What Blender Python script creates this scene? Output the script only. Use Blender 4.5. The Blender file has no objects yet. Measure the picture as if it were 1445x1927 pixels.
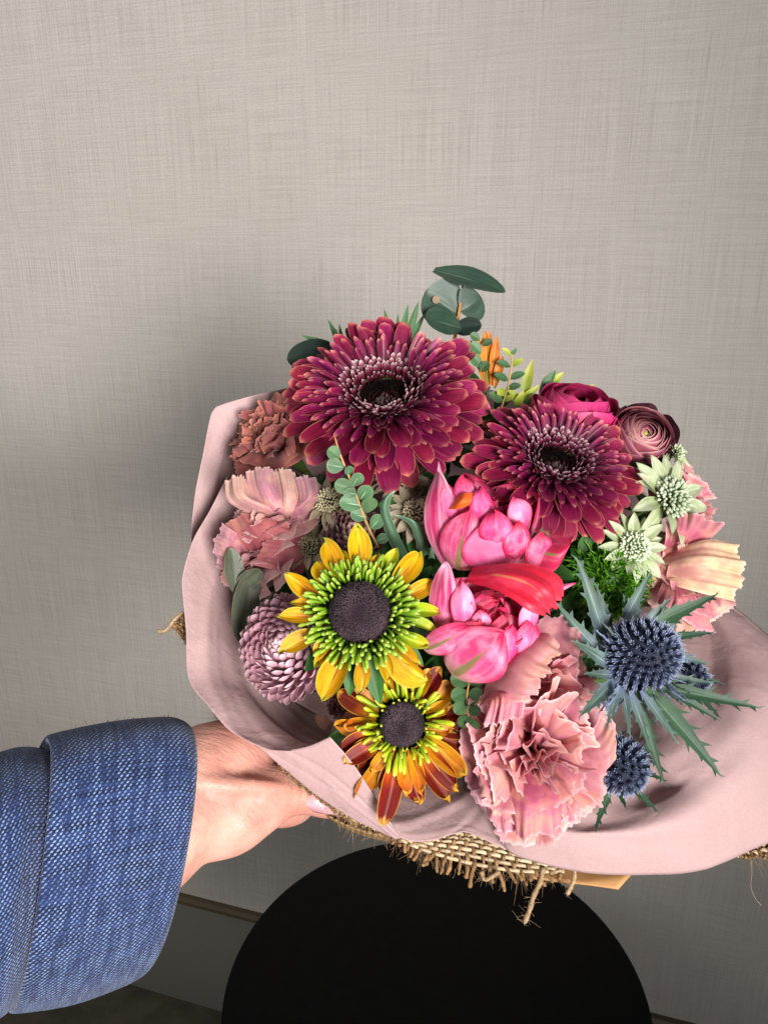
import bpy, bmesh, math, random
import numpy as np
from mathutils import Matrix, Vector
R = math.radians
SC = bpy.context.scene
COL = SC.collection

# ------------------------------------------------------------------ camera, world, lights
F = 1456.0
PITCH = R(18)
CAM = Vector((0, 0, 1.63))
RIGHT = Vector((1, 0, 0))
UP = Vector((0, math.sin(PITCH), math.cos(PITCH)))
FWD = Vector((0, math.cos(PITCH), -math.sin(PITCH)))
cam_d = bpy.data.cameras.new('camera')
cam = bpy.data.objects.new('camera', cam_d); COL.objects.link(cam)
cam_d.sensor_fit = 'VERTICAL'
cam_d.angle = 2 * math.atan(963.5 / F)
cam_d.clip_start = 0.01; cam_d.clip_end = 60
cam.matrix_world = Matrix.Translation(CAM) @ Matrix((RIGHT, UP, -FWD)).transposed().to_4x4()
SC.camera = cam

def P(px, py, d):
    """a place in the room, from its bearing and its distance along the camera's axis"""
    return CAM + d * (FWD + (px - 722.5) / F * RIGHT + (963.5 - py) / F * UP)
def CV(x, y, z):
    return RIGHT * x + UP * y - FWD * z

world = bpy.data.worlds.new('World'); SC.world = world
world.use_nodes = True
bg = world.node_tree.nodes['Background']
bg.inputs[0].default_value = (0.86, 0.93, 1.0, 1); bg.inputs[1].default_value = 0.10

def area(name, loc, target, sx, sy, power, col):
    l = bpy.data.lights.new(name, 'AREA'); l.shape = 'RECTANGLE'; l.size = sx; l.size_y = sy
    l.energy = power; l.color = col
    o = bpy.data.objects.new(name, l); COL.objects.link(o)
    o.location = loc
    o.rotation_euler = (Vector(target) - Vector(loc)).to_track_quat('-Z', 'Y').to_euler()
    return o
key = area('window_light', (0.47, -1.12, 1.715), (-0.78, 1.33, 1.72), 0.46, 0.56, 9.6, (1.0, 0.965, 0.925))
key.data.spread = R(73)
area('far_window_light', (-1.15, -0.4, 2.4), (-0.95, 1.5, 1.5), 0.7, 0.7, 8, (1.0, 0.96, 0.91))
low = area('low_window_light', (0.60, -0.70, 1.05), (0.22, 0.75, 1.15), 0.4, 0.35, 1.7, (1.0, 0.965, 0.93))  # fill lamp added to brighten the undersides, no known window stands there
low.data.spread = R(95)
SC.view_settings.view_transform = 'Standard'; SC.view_settings.look = 'None'
SC.view_settings.exposure = 0.3; SC.view_settings.gamma = 1
SC.cycles.use_denoising = True
SC.cycles.max_bounces = 8; SC.cycles.diffuse_bounces = 4; SC.cycles.transmission_bounces = 6
SC.cycles.caustics_reflective = False; SC.cycles.caustics_refractive = False

# ------------------------------------------------------------------ colour and node helpers
def hexc(h):
    h = h.lstrip('#')
    c = [int(h[i:i + 2], 16) / 255 for i in (0, 2, 4)]
    return tuple((x / 12.92 if x <= 0.04045 else ((x + 0.055) / 1.055) ** 2.4) for x in c) + (1.0,)

class NT:
    def __init__(s, name):
        s.m = bpy.data.materials.new(name); s.m.use_nodes = True
        s.t = s.m.node_tree; s.t.nodes.clear()
        s.out = s.t.nodes.new('ShaderNodeOutputMaterial')
    def n(s, typ, _i=None, **kw):
        nd = s.t.nodes.new('ShaderNode' + typ)
        for k, v in kw.items(): setattr(nd, k, v)
        for k, v in (_i or {}).items(): s.put(nd.inputs[k], v)
        return nd
    def put(s, sock, v):
        if hasattr(v, 'bl_idname') and hasattr(v, 'outputs'): v = v.outputs[0]
        if isinstance(v, bpy.types.NodeSocket): s.t.links.new(v, sock)
        else: sock.default_value = v
    def math(s, op, a, b=0.0, c=0.0, clamp=False):
        return s.n('Math', {0: a, 1: b, 2: c}, operation=op, use_clamp=clamp).outputs[0]
    def rng(s, v, a, b, c=0.0, d=1.0, smooth=True):
        return s.n('MapRange', {0: v, 1: a, 2: b, 3: c, 4: d}, interpolation_type='SMOOTHSTEP' if smooth else 'LINEAR').outputs[0]
    def mix(s, f, a, b, blend='MIX'):
        nd = s.n('Mix', data_type='RGBA', blend_type=blend)
        s.put(nd.inputs[0], f); s.put(nd.inputs[6], a); s.put(nd.inputs[7], b)
        return nd.outputs[2]
    def ramp(s, v, stops):
        nd = s.n('ValToRGB', {0: v}); cr = nd.color_ramp
        while len(cr.elements) < len(stops): cr.elements.new(0.5)
        for e, (p, c) in zip(cr.elements, stops): e.position = p; e.color = hexc(c) if isinstance(c, str) else c
        return nd.outputs[0]
    def noise(s, vec, scale, detail=3, rough=0.5, dims='3D'):
        return s.n('TexNoise', {'Vector': vec, 'Scale': scale, 'Detail': detail, 'Roughness': rough}, noise_dimensions=dims).outputs[0]
    def comb(s, x, y, z=0.0):
        return s.n('CombineXYZ', {0: x, 1: y, 2: z}).outputs[0]
    def end(s, sh):
        s.put(s.out.inputs[0], sh); return s.m

def petal_mat(name, stops, edge=None, vein=None, stripe=None, rough=0.5, tr=0.22, rand=0.12, bump=0.25, spec=0.35, sheen=0.0, tint=None):
    g = NT(name)
    uv = g.n('UVMap'); sp = g.n('SeparateXYZ', {0: uv})
    U, V = sp.outputs[0], sp.outputs[1]
    oi = g.n('ObjectInfo').outputs['Random']
    c = g.ramp(V, stops)
    au = g.math('ABSOLUTE', g.math('MULTIPLY_ADD', U, 2.0, -1.0))
    fr = vein[2] if vein else 9.0
    nz = g.noise(g.comb(g.math('MULTIPLY', U, fr), g.math('MULTIPLY', V, 1.6), g.math('MULTIPLY', oi, 53.0)), 1.0, 3, 0.6)
    if vein:
        c = g.mix(g.math('MULTIPLY', g.rng(nz, 0.38, 0.66), vein[1]), c, hexc(vein[0]))
    bl = g.noise(g.comb(g.math('MULTIPLY', U, 2.0), g.math('MULTIPLY', V, 2.5), g.math('MULTIPLY', oi, 91.0)), 1.4, 3, 0.6)
    if tint:
        c = g.mix(g.math('MULTIPLY', g.rng(bl, 0.4, 0.66), tint[1]), c, hexc(tint[0]))
    if stripe:
        sw = g.math('MULTIPLY', g.math('MULTIPLY', stripe[1], g.rng(bl, 0.2, 0.8, 0.7, 1.3)), g.rng(V, 0.5 * (stripe[2] + stripe[3]) - 0.2, stripe[3], 1.0, 0.12))
        f = g.math('MULTIPLY', g.math('SUBTRACT', 1.0, g.rng(g.math('DIVIDE', au, sw), 0.35, 1.0)), g.rng(V, stripe[2], stripe[2] + 0.1))
        f = g.math('MULTIPLY', f, g.math('SUBTRACT', 1.0, g.rng(V, stripe[3] - 0.3, stripe[3])))
        if len(stripe) > 4: f = g.math('MULTIPLY', f, stripe[4])
        c = g.mix(f, c, hexc(stripe[0]))
    if edge:
        e = g.math('MAXIMUM', au, V)
        c = g.mix(g.math('MULTIPLY', g.rng(g.math('ADD', e, g.math('MULTIPLY', g.math('SUBTRACT', nz, 0.5), edge[1])), 1 - edge[1], 1.0), edge[2]), c, hexc(edge[0]))
    hs = g.n('HueSaturation', {'Hue': g.rng(oi, 0, 1, 0.5 - rand * 0.06, 0.5 + rand * 0.06, False), 'Saturation': 1.0,
                               'Value': g.math('MULTIPLY', g.rng(g.math('FRACT', g.math('MULTIPLY', oi, 17.3)), 0, 1, 1 - rand, 1 + rand, False), g.rng(bl, 0.25, 0.75, 0.88, 1.1)), 'Color': c})
    bp = g.n('Bump', {'Strength': bump, 'Distance': 0.0006, 'Height': nz})
    b = g.n('BsdfPrincipled', {'Base Color': hs, 'Roughness': rough, 'Specular IOR Level': spec, 'Normal': bp, 'Sheen Weight': sheen})
    if tr <= 0: return g.end(b)
    t = g.n('BsdfTranslucent', {'Color': hs, 'Normal': bp})
    return g.end(g.n('MixShader', {0: tr, 1: b, 2: t}))

def plain_mat(name, col, rough=0.6, var=0.15, scale=60, bump=0.2, dist=0.0005, col2=None, sss=0, spec=0.4, metal=0):
    g = NT(name)
    tc = g.n('TexCoord').outputs['Object']
    nz = g.noise(tc, scale, 5, 0.6)
    c = g.mix(g.rng(nz, 0.3, 0.7), hexc(col), hexc(col2 or col))
    hs = g.n('HueSaturation', {'Value': g.rng(g.noise(tc, scale * 0.23, 3), 0.3, 0.7, 1 - var, 1 + var), 'Color': c})
    b = g.n('BsdfPrincipled', {'Base Color': hs, 'Roughness': rough, 'Specular IOR Level': spec, 'Metallic': metal,
                               'Normal': g.n('Bump', {'Strength': bump, 'Distance': dist, 'Height': nz})})
    if sss:
        b.inputs['Subsurface Weight'].default_value = sss
        b.inputs['Subsurface Radius'].default_value = (0.012, 0.004, 0.002)
        b.inputs['Subsurface Scale'].default_value = 0.35
    return g.end(b)

# ------------------------------------------------------------------ mesh helpers
def mesh_of(name, v, f, uv=None, mat=None, smooth=True):
    me = bpy.data.meshes.new(name)
    me.from_pydata([tuple(map(float, p)) for p in v], [], [tuple(map(int, q)) for q in f])
    if uv is not None:
        lay = me.uv_layers.new(name='UVMap')
        li = np.empty(len(me.loops), dtype=np.int32); me.loops.foreach_get('vertex_index', li)
        lay.data.foreach_set('uv', np.asarray(uv, dtype=np.float32)[li].ravel())
    if mat: me.materials.append(mat)
    if smooth: me.polygons.foreach_set('use_smooth', [True] * len(me.polygons))
    me.update(); return me

def grid_arrays(pts, uv=None):
    """pts[nv][nu][3] -> verts, quads, uvs"""
    pts = np.asarray(pts, dtype=float); nv, nu = pts.shape[:2]
    i = np.arange((nv - 1) * (nu - 1)); r = i // (nu - 1); c = i % (nu - 1)
    a = r * nu + c
    f = np.stack([a, a + 1, a + nu + 1, a + nu], 1)
    if uv is None:
        uu, vv = np.meshgrid(np.linspace(0, 1, nu), np.linspace(0, 1, nv))
        uv = np.stack([uu, vv], -1)
    return pts.reshape(-1, 3), f, np.asarray(uv).reshape(-1, 2)
def grid_mesh(name, pts, mat, uv=None):
    v, f, u = grid_arrays(pts, uv); return mesh_of(name, v, f, u, mat)

def put(name, me, parent=None, M=None, label=None):
    o = bpy.data.objects.new(name, me); COL.objects.link(o)
    if parent is not None: o.parent = parent
    if M is not None: o.matrix_local = M
    if label: o['label'] = label
    return o
def tag(o, label=None, cat=None, group=None, kind=None):
    if label: o['label'] = label
    if cat: o['category'] = cat
    if group: o['group'] = group
    if kind: o['kind'] = kind
    return o
def thing(name, label, cat, M, group=None):
    o = bpy.data.objects.new(name, None); COL.objects.link(o)
    o.empty_display_size = 0.01; o.matrix_world = M; o.matrix_basis = M
    return tag(o, label, cat, group)
def frame(px, py, d, n, Rpx, roll=0.0):
    """local frame of a flower: z = where it faces, scale = its radius in metres"""
    z = CV(*n).normalized()
    x = (RIGHT - z * RIGHT.dot(z)).normalized()
    y = z.cross(x)
    M = Matrix((x, y, z)).transposed().to_4x4()
    s = Rpx * d / F
    return Matrix.Translation(P(px, py, d)) @ M @ Matrix.Rotation(R(roll), 4, 'Z') @ Matrix.Scale(s, 4)
def RZ(a): return Matrix.Rotation(a, 4, 'Z')
def RY(a): return Matrix.Rotation(a, 4, 'Y')
def RX(a): return Matrix.Rotation(a, 4, 'X')
def T(x, y, z): return Matrix.Translation((x, y, z))
def S(s): return Matrix.Scale(s, 4)

def joined(tv, tf, tuv, mats):
    tv = np.asarray(tv, float); tf = np.asarray(tf, int); n = len(tv)
    V = []; Fc = []; U = []
    for k, M in enumerate(mats):
        A = np.array(M); V.append(tv @ A[:3, :3].T + A[:3, 3]); Fc.append(tf + k * n); U.append(tuv)
    return np.concatenate(V), np.concatenate(Fc), np.concatenate(U)

def catmull(p, n):
    p = np.asarray(p, float)
    if len(p) == 2:
        t = np.linspace(0, 1, n)[:, None]; return p[0] * (1 - t) + p[1] * t
    q = np.vstack([2 * p[0] - p[1], p, 2 * p[-1] - p[-2]])
    m = len(p) - 1; out = []
    for t in np.linspace(0, m, n):
        i = min(int(t), m - 1); s = t - i
        a, b, c, d = q[i], q[i + 1], q[i + 2], q[i + 3]
        out.append(0.5 * (2 * b + (c - a) * s + (2 * a - 5 * b + 4 * c - d) * s * s + (3 * b - a - 3 * c + d) * s ** 3))
    return np.array(out)
def patch(rows, nu, nv, px=True):
    """rows of places (px,py,d) -> smooth surface grid [nv][nu]"""
    g = [[tuple(P(*c)) if px else c for c in r] for r in rows]
    a = np.array([catmull(r, nu) for r in g])
    return np.stack([catmull(a[:, j], nv) for j in range(nu)], 1)

def tube_arrays(pts, rad, sides=8, cap=True):
    pts = np.asarray(pts, float); n = len(pts)
    rad = np.full(n, rad) if np.isscalar(rad) else np.asarray(rad, float)
    tg = np.gradient(pts, axis=0); tg /= np.linalg.norm(tg, axis=1)[:, None] + 1e-12
    ref = np.array([0.31, 0.17, 0.93]);
    if abs(tg[0] @ ref) > 0.9: ref = np.array([0.9, 0.3, 0.1])
    V = []; U = []
    nrm = np.cross(tg[0], ref); nrm /= np.linalg.norm(nrm)
    for i in range(n):
        nrm = nrm - tg[i] * (nrm @ tg[i]); nrm /= np.linalg.norm(nrm) + 1e-12
        bi = np.cross(tg[i], nrm)
        for k in range(sides):
            a = 2 * math.pi * k / sides
            V.append(pts[i] + rad[i] * (math.cos(a) * nrm + math.sin(a) * bi)); U.append((k / sides, i / (n - 1)))
    Fc = []
    for i in range(n - 1):
        for k in range(sides):
            k2 = (k + 1) % sides
            Fc.append((i * sides + k, i * sides + k2, (i + 1) * sides + k2, (i + 1) * sides + k))
    return V, Fc, U
def tube(name, pts, rad, mat, sides=8):
    v, f, u = tube_arrays(pts, rad, sides)
    n = len(v) // sides
    f = list(f) + [tuple(range(sides))[::-1], tuple(range((n - 1) * sides, n * sides))]
    return mesh_of(name, v, f, u, mat)

def profile(v, base=0.4, vm=0.6, p=2.0, q=2.0, end=0.02):
    v = np.asarray(v, float)
    lo = base + (1 - base) * np.sin(np.pi / 2 * np.clip(v / vm, 0, 1))
    t = np.clip((v - vm) / (1 - vm), 0, 1)
    hi = (1 - t ** p) ** (1 / q)
    return np.maximum(np.where(v < vm, lo, hi), end)
def petal_pts(L=1, W=0.3, prof=None, ang=(0, 0, 0), cup=0.0, nu=7, nv=10, ruf=(0, 1, 0), serr=0.0, seed=0, crease=0.0, tiprag=0.0, twist=0.0, side=0.0):
    rg = np.random.default_rng(seed)
    t = np.linspace(0, 1, nv); v = 1 - (1 - t) ** 1.45
    w = W / 2 * profile(v, **(prof or {}))
    a = np.radians(ang[0] + ang[1] * v + ang[2] * v * v)
    dv = np.diff(v, prepend=0)
    xs = np.cumsum(L * dv * np.cos(a)); zs = np.cumsum(L * dv * np.sin(a))
    u = np.linspace(-1, 1, nu)
    vv, uu = np.meshgrid(v, u, indexing='ij'); ww = w[:, None]
    off = cup * ww * uu ** 2 - crease * ww * np.exp(-(uu / 0.25) ** 2) + ruf[0] * vv ** 1.5 * np.abs(uu) ** 0.7 * np.sin(ruf[1] * 2 * np.pi * vv + ruf[2] + 1.7 * np.sign(uu))
    off = off + twist * ww * uu * vv
    adv = tiprag * rg.uniform(-1, 1, nu)[None, :] * vv ** 6
    adv = adv - serr * (np.abs(uu) ** 2) * vv ** 4
    A = a[:, None]
    x = xs[:, None] - np.sin(A) * off + np.cos(A) * adv
    z = zs[:, None] + np.cos(A) * off + np.sin(A) * adv
    y = ww * uu + side * vv * vv
    uv = np.stack([(uu + 1) / 2, vv], -1)
    return np.stack([x, y, z], -1), uv
def petal(name, mat, **kw):
    p, uv = petal_pts(**kw); return grid_mesh(name, p, mat, uv)

def fan_pts(L=1.15, spread=38, a0=70, a1=-60, nu=37, nv=10, amp=0.09, freq=3.2, serr=0.045, teeth=13, seed=0, pw=1.3, sm=0.0):
    rg = np.random.default_rng(seed)
    v = np.linspace(0, 1, nv) ** 0.8; u = np.linspace(-1, 1, nu)
    a = np.radians(a0 + a1 * v ** pw); dv = np.diff(v, prepend=0)
    xs = np.cumsum(L * dv * np.cos(a)); zs = np.cumsum(L * dv * np.sin(a))
    vv, uu = np.meshgrid(v, u, indexing='ij')
    sp = R(spread) * (0.45 + 0.55 * vv) * (1 + 0.12 * rg.uniform(-1, 1))
    th = uu * sp
    ph = rg.uniform(0, 6.28, 4)
    saw = np.abs(((u * teeth * 0.5 + rg.uniform(-0.2, 0.2, nu)) % 1.0) - 0.5) * 2
    rad = 1 + (serr * (saw - 0.5) + 0.05 * np.sin(2.3 * u + ph[2]))[None, :] * vv ** 5
    A = a[:, None]
    wob = amp * vv ** 1.6 * (np.sin(np.pi * freq * uu + ph[0]) + 0.55 * np.sin(np.pi * freq * 1.9 * uu + ph[1]) * vv + 0.6 * np.sin(np.pi * 0.8 * uu + ph[3]))
    # arclength position along the petal, fanned sideways, wobble along the normal
    Lr = L * vv * rad
    x = xs[:, None] * np.cos(th) * rad - np.sin(A) * wob
    y = Lr * np.sin(th) * 0.92
    z = zs[:, None] * rad + np.cos(A) * wob - sm * Lr * (1 - np.cos(th))
    return np.stack([x, y, z], -1), np.stack([(uu + 1) / 2, vv], -1)

def dome_pts(r, h, nu=32, nv=12, z0=0.0, seed=0, rough=0.0, cover=0.5):
    rg = np.random.default_rng(seed)
    th = np.linspace(0.001, np.pi * cover, nv); ph = np.linspace(0, 2 * np.pi, nu)
    tt, pp = np.meshgrid(th, ph, indexing='ij')
    k = 1 + rough * rg.uniform(-1, 1, tt.shape); k[:, -1] = k[:, 0]; k[0, :] = 1
    return np.stack([r * np.sin(tt) * np.cos(pp) * k, r * np.sin(tt) * np.sin(pp) * k, z0 + h * np.cos(tt) * k], -1)

BIND = (735, 1455, 0.465)
BINDW = P(*BIND)
AXIS = (P(860, 1080, 0.37) - BINDW).normalized()
rnd = random.Random(11)
#MATERIALS
M_STEM = plain_mat('stem_green', '#5f7a3a', 0.5, 0.2, 80, col2='#4a6a30')
def stem(root, base_local=(0, 0, -0.1), rad=0.0022, mat=None, dry=None):
    """curved stem from the flower's underside down to the tied bundle"""
    M = root.matrix_basis; inv = M.inverted(); s = M.to_scale()[0]
    p0 = M @ Vector(base_local); n = (M.to_3x3() @ Vector((0, 0, 1))).normalized()
    b = BINDW + Vector((rnd.uniform(-.012, .012), rnd.uniform(-.012, .012), rnd.uniform(-.012, .012)))
    L = (b - p0).length
    c1 = p0 - n * L * 0.3; c2 = b + AXIS * L * 0.35
    pts = []
    for t in [k / 11 for k in range(12)]:
        pts.append((1 - t) ** 3 * p0 + 3 * t * (1 - t) ** 2 * c1 + 3 * t * t * (1 - t) * c2 + t ** 3 * b)
    pts.append(b - AXIS * 0.02)
    loc = [tuple(inv @ p) for p in pts]
    return put('stem', tube('stem', loc, rad / s, mat or M_STEM, 7), root)
# ------------------------------------------------------------------ the room: wall, baseboard, floor
YAW = R(-16.9)
WALL0 = Vector((0, 1.229, 0))
WD = Vector((math.cos(YAW), math.sin(YAW), 0)); WN = Vector((WD.y, -WD.x, 0))   # along the wall, into the room
def wallp(s, z, off=0.0):
    p = WALL0 + WD * s + WN * off; return (p.x, p.y, z)

def linen_mat():
    g = NT('linen_wallcovering')
    uv = g.n('SeparateXYZ', {0: g.n('UVMap')})
    x, y = uv.outputs[0], uv.outputs[1]
    wx = g.math('ADD', x, g.math('MULTIPLY', g.noise(g.comb(g.math('MULTIPLY', x, 2), g.math('MULTIPLY', y, 3)), 1.0, 2), 0.004))
    wy = g.math('ADD', y, g.math('MULTIPLY', g.noise(g.comb(g.math('MULTIPLY', x, 3), g.math('MULTIPLY', y, 2), 5.0), 1.0, 2), 0.004))
    a = g.noise(g.comb(g.math('MULTIPLY', wx, 560), g.math('MULTIPLY', y, 5)), 1.0, 3, 0.65)     # upright threads
    b = g.noise(g.comb(g.math('MULTIPLY', x, 9), g.math('MULTIPLY', wy, 560), 3.0), 1.0, 3, 0.65)   # level threads
    a2 = g.noise(g.comb(g.math('MULTIPLY', wx, 330), g.math('MULTIPLY', y, 11), 9.0), 1.0, 2, 0.5)
    b2 = g.noise(g.comb(g.math('MULTIPLY', x, 24), g.math('MULTIPLY', wy, 330), 13.0), 1.0, 2, 0.5)
    big = g.noise(g.comb(g.math('MULTIPLY', x, 5), g.math('MULTIPLY', y, 4), 21.0), 1.0, 3, 0.5)
    fine = g.noise(g.comb(g.math('MULTIPLY', x, 420), g.math('MULTIPLY', y, 420), 1.0), 1.0, 2, 0.5)
    h = g.math('ADD', g.math('MULTIPLY', a, 0.5), g.math('MULTIPLY', b, 0.5))
    h = g.math('ADD', h, g.math('MULTIPLY', g.math('SUBTRACT', fine, 0.5), 0.35))
    c = g.mix(g.rng(h, 0.36, 0.64), hexc('#b4aea7'), hexc('#c8c2bb'))
    c = g.mix(g.math('MULTIPLY', g.rng(a2, 0.58, 0.76), 0.30), c, hexc('#847c73'))
    c = g.mix(g.math('MULTIPLY', g.rng(b2, 0.62, 0.82), 0.12), c, hexc('#918980'))
    c = g.mix(g.math('MULTIPLY', g.rng(b2, 0.22, 0.36, 1, 0), 0.16), c, hexc('#dcd5cb'))
    c = g.mix(g.math('MULTIPLY', g.rng(big, 0.35, 0.7), 0.14), c, hexc('#aca49c'))
    b_ = g.n('BsdfPrincipled', {'Base Color': c, 'Roughness': 0.75, 'Specular IOR Level': 0.25,
                               'Normal': g.n('Bump', {'Strength': 0.2, 'Distance': 0.0006, 'Height': h})})
    return g.end(b_)
M_WALL = linen_mat()
zb = 0.305
v = [wallp(-2.6, zb - 0.02), wallp(2.6, zb - 0.02), wallp(2.6, 3.0), wallp(-2.6, 3.0)]
tag(put('wall', mesh_of('wall', v, [(0, 1, 2, 3)], [(-2.6, 0), (2.6, 0), (2.6, 2.7), (-2.6, 2.7)], M_WALL)), kind='structure')

M_BASE = plain_mat('grey_painted_baseboard', '#72726a', 0.5, 0.06, 9, 0.05, 0.001)
M_SHOE = plain_mat('dark_floor', '#4c473d', 0.55, 0.2, 14, 0.2, 0.001, col2='#5d574a')
M_TRIM = plain_mat('baseboard_lip_brown', '#584c38', 0.5, 0.1, 30)
def extrude_profile(name, prof, s0, s1, mat):
    """prof: list of (off, z) ordered, extruded along the wall"""
    n = len(prof)
    V = [wallp(s0, z, o) for o, z in prof] + [wallp(s1, z, o) for o, z in prof]
    Fs = [(i, (i + 1) % n, n + (i + 1) % n, n + i) for i in range(n)] + [tuple(range(n))[::-1], tuple(range(n, 2 * n))]
    return mesh_of(name, V, Fs, None, mat, smooth=False)
bb = tag(put('baseboard', extrude_profile('baseboard', [(-0.02, 0.0), (0.014, 0.0), (0.014, 0.288), (-0.02, 0.288)], -2.6, 2.6, M_BASE)), kind='structure')
put('baseboard_lip', extrude_profile('baseboard_lip', [(-0.018, 0.2882), (0.016, 0.2882), (0.016, 0.297), (0.011, 0.3035), (-0.018, 0.3035)], -2.6, 2.6, M_TRIM), bb)
v = [(-3, -2.4, 0), (3, -2.4, 0), (3, 2.6, 0), (-3, 2.6, 0)]
tag(put('floor', mesh_of('floor', v, [(0, 1, 2, 3)], [(0, 0), (6, 0), (6, 5), (0, 5)], M_SHOE)), kind='structure')

# ------------------------------------------------------------------ round black table
M_BLACK = plain_mat('matt_black_top', '#050506', 0.62, 0.25, 220, 0.25, 0.0002, col2='#070708', spec=0.10)
TZ = 0.75
TC = Vector((0.0645, 0.749, 0)); TR = 0.2665
tab = thing('cafe_table', 'round matt black cafe table standing below the bouquet by the wall', 'table', Matrix.Translation((TC.x, TC.y, 0)))
def lathe(name, prof, mat, n=96, uvs=None):
    prof = np.asarray(prof, float); ph = np.linspace(0, 2 * np.pi, n + 1)
    pts = np.stack([prof[:, None, 0] * np.cos(ph), prof[:, None, 0] * np.sin(ph), np.repeat(prof[:, 1:2], n + 1, 1)], -1)
    return grid_mesh(name, pts, mat)
put('tabletop', lathe('tabletop', [(0.0001, TZ), (TR - 0.006, TZ), (TR - 0.002, TZ - 0.0015), (TR, TZ - 0.005), (TR, TZ - 0.022), (TR - 0.004, TZ - 0.026), (0.0001, TZ - 0.026)], M_BLACK), tab)
put('pedestal', lathe('pedestal', [(0.08, TZ - 0.026), (0.08, TZ - 0.034), (0.026, TZ - 0.05), (0.026, 0.06), (0.05, 0.035)], M_BLACK, 40), tab)
put('foot', lathe('foot', [(0.05, 0.035), (0.19, 0.02), (0.2, 0.012), (0.2, 0.001)], M_BLACK, 64), tab)

# ------------------------------------------------------------------ wrapping: tissue paper, burlap, kraft card
def paper_mat(name, c1, tr=0.28):
    g = NT(name)
    tc = g.n('TexCoord').outputs['Object']
    n1 = g.noise(tc, 60, 4, 0.55); n2 = g.noise(tc, 900, 3, 0.6)
    wv = g.n('VectorMath', {0: tc, 1: g.n('VectorMath', {0: g.n('TexNoise', {'Vector': tc, 'Scale': 30.0, 'Detail': 2.0}).outputs[1], 'Scale': 0.02}, operation='SCALE').outputs[0]}, operation='ADD').outputs[0]
    ed = g.n('TexVoronoi', {'Vector': wv, 'Scale': 26.0}, feature='DISTANCE_TO_EDGE').outputs[0]
    h = g.math('ADD', g.math('MULTIPLY', n1, 1.0), g.math('MULTIPLY', n2, 0.12))
    h = g.math('ADD', h, g.math('MULTIPLY', g.rng(ed, 0.0, 0.16, 1.0, 0.0), g.math('MULTIPLY', g.rng(n1, 0.4, 0.7), 0.45)))
    hs = g.n('HueSaturation', {'Value': g.rng(n2, 0.3, 0.7, 0.95, 1.04), 'Color': hexc(c1)})
    bp = g.n('Bump', {'Strength': 0.35, 'Distance': 0.002, 'Height': h})
    b = g.n('BsdfPrincipled', {'Base Color': hs, 'Roughness': 0.62, 'Specular IOR Level': 0.3, 'Normal': bp})
    t = g.n('BsdfTranslucent', {'Color': hs, 'Normal': bp})
    return g.end(g.n('MixShader', {0: tr, 1: b, 2: t}))
M_PAPER = paper_mat('mauve_tissue_paper', '#cbabab')
def crumple(g, amp, seed, fx=5, fy=4):
    rg = np.random.default_rng(seed); nv, nu = g.shape[:2]
    U, V = np.meshgrid(np.linspace(0, 1, nu), np.linspace(0, 1, nv))
    k = np.zeros_like(U)
    for i in range(7):
        a = rg.uniform(0, 6.28); b = rg.uniform(0, 6.28)
        k += rg.uniform(0.3, 1) * np.sin(rg.uniform(0.5, 1) * fx * 2 * U + a + 2 * np.sin(rg.uniform(0.5, 1.5) * fy * V + b)) / 4
    for i in range(9):      # sharp little creases
        th = rg.uniform(0, 3.14); q = U * math.cos(th) * 1.0 + V * math.sin(th) * 1.0 + 0.04 * np.sin(5 * U + 4 * V + i)
        c0 = rg.uniform(q.min(), q.max()); k += rg.uniform(-.9, .9) * np.clip(1 - np.abs(q - c0) / rg.uniform(.03, .10), 0, 1)
    du = np.gradient(g, axis=1); dv = np.gradient(g, axis=0)
    n = np.cross(du, dv); n /= np.linalg.norm(n, axis=2)[..., None] + 1e-12
    return g + n * (k * amp)[..., None]
def solid(o, th):
    m = o.modifiers.new('thickness', 'SOLIDIFY'); m.thickness = th; m.offset = 0; return o

wrap = thing('tissue_wrap', 'pale mauve tissue paper folded in wide sheets around the flowers', 'wrapping paper', Matrix.Translation(BINDW))
def sheet(rows, nu, nv, amp, seed, label=None, fx=5, fy=4):
    g = crumple(patch(rows, nu, nv), amp, seed, fx, fy) - np.array(BINDW)
    return solid(put('paper_sheet', grid_mesh('paper_sheet', g, M_PAPER), wrap, label=label), 0.0003)
def bund(deg, rad, t):
    """place round the tied stems: 180 = towards the left, 90 = away, -90 = towards the viewer"""
    e1 = (RIGHT - AXIS * RIGHT.dot(AXIS)).normalized(); e2 = -(AXIS.cross(e1)).normalized()
    if e2.dot(FWD) < 0: e2 = -e2
    return BINDW + AXIS * t + (e1 * math.cos(R(deg)) + e2 * math.sin(R(deg))) * rad

# back-left panel, lit
sheet([[(361, 1020, .476), (361, 985, .476), (368, 930, .477), (383, 850, .48), (395, 790, .485), (402, 772, .486), (416, 762, .487), (478, 744, .49), (540, 730, .50)],
       [(385, 1020, .483), (388, 985, .484), (396, 940, .486), (408, 880, .488), (422, 830, .49), (434, 812, .491), (446, 800, .492), (490, 775, .497), (545, 760, .505)],
       [(420, 1040, .492), (425, 1000, .495), (432, 960, .498), (440, 920, .50), (455, 880, .503), (468, 860, .503), (480, 845, .504), (515, 815, .508), (560, 800, .512)],
       [(560, 1180, .50), (565, 1160, .50), (570, 1140, .505), (580, 1120, .51), (590, 1100, .51), (600, 1090, .51), (610, 1080, .51), (640, 1070, .515), (670, 1060, .52)]],
      60, 40, 0.0008, 3, 'back paper panel with a rounded corner catching the light')
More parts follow.
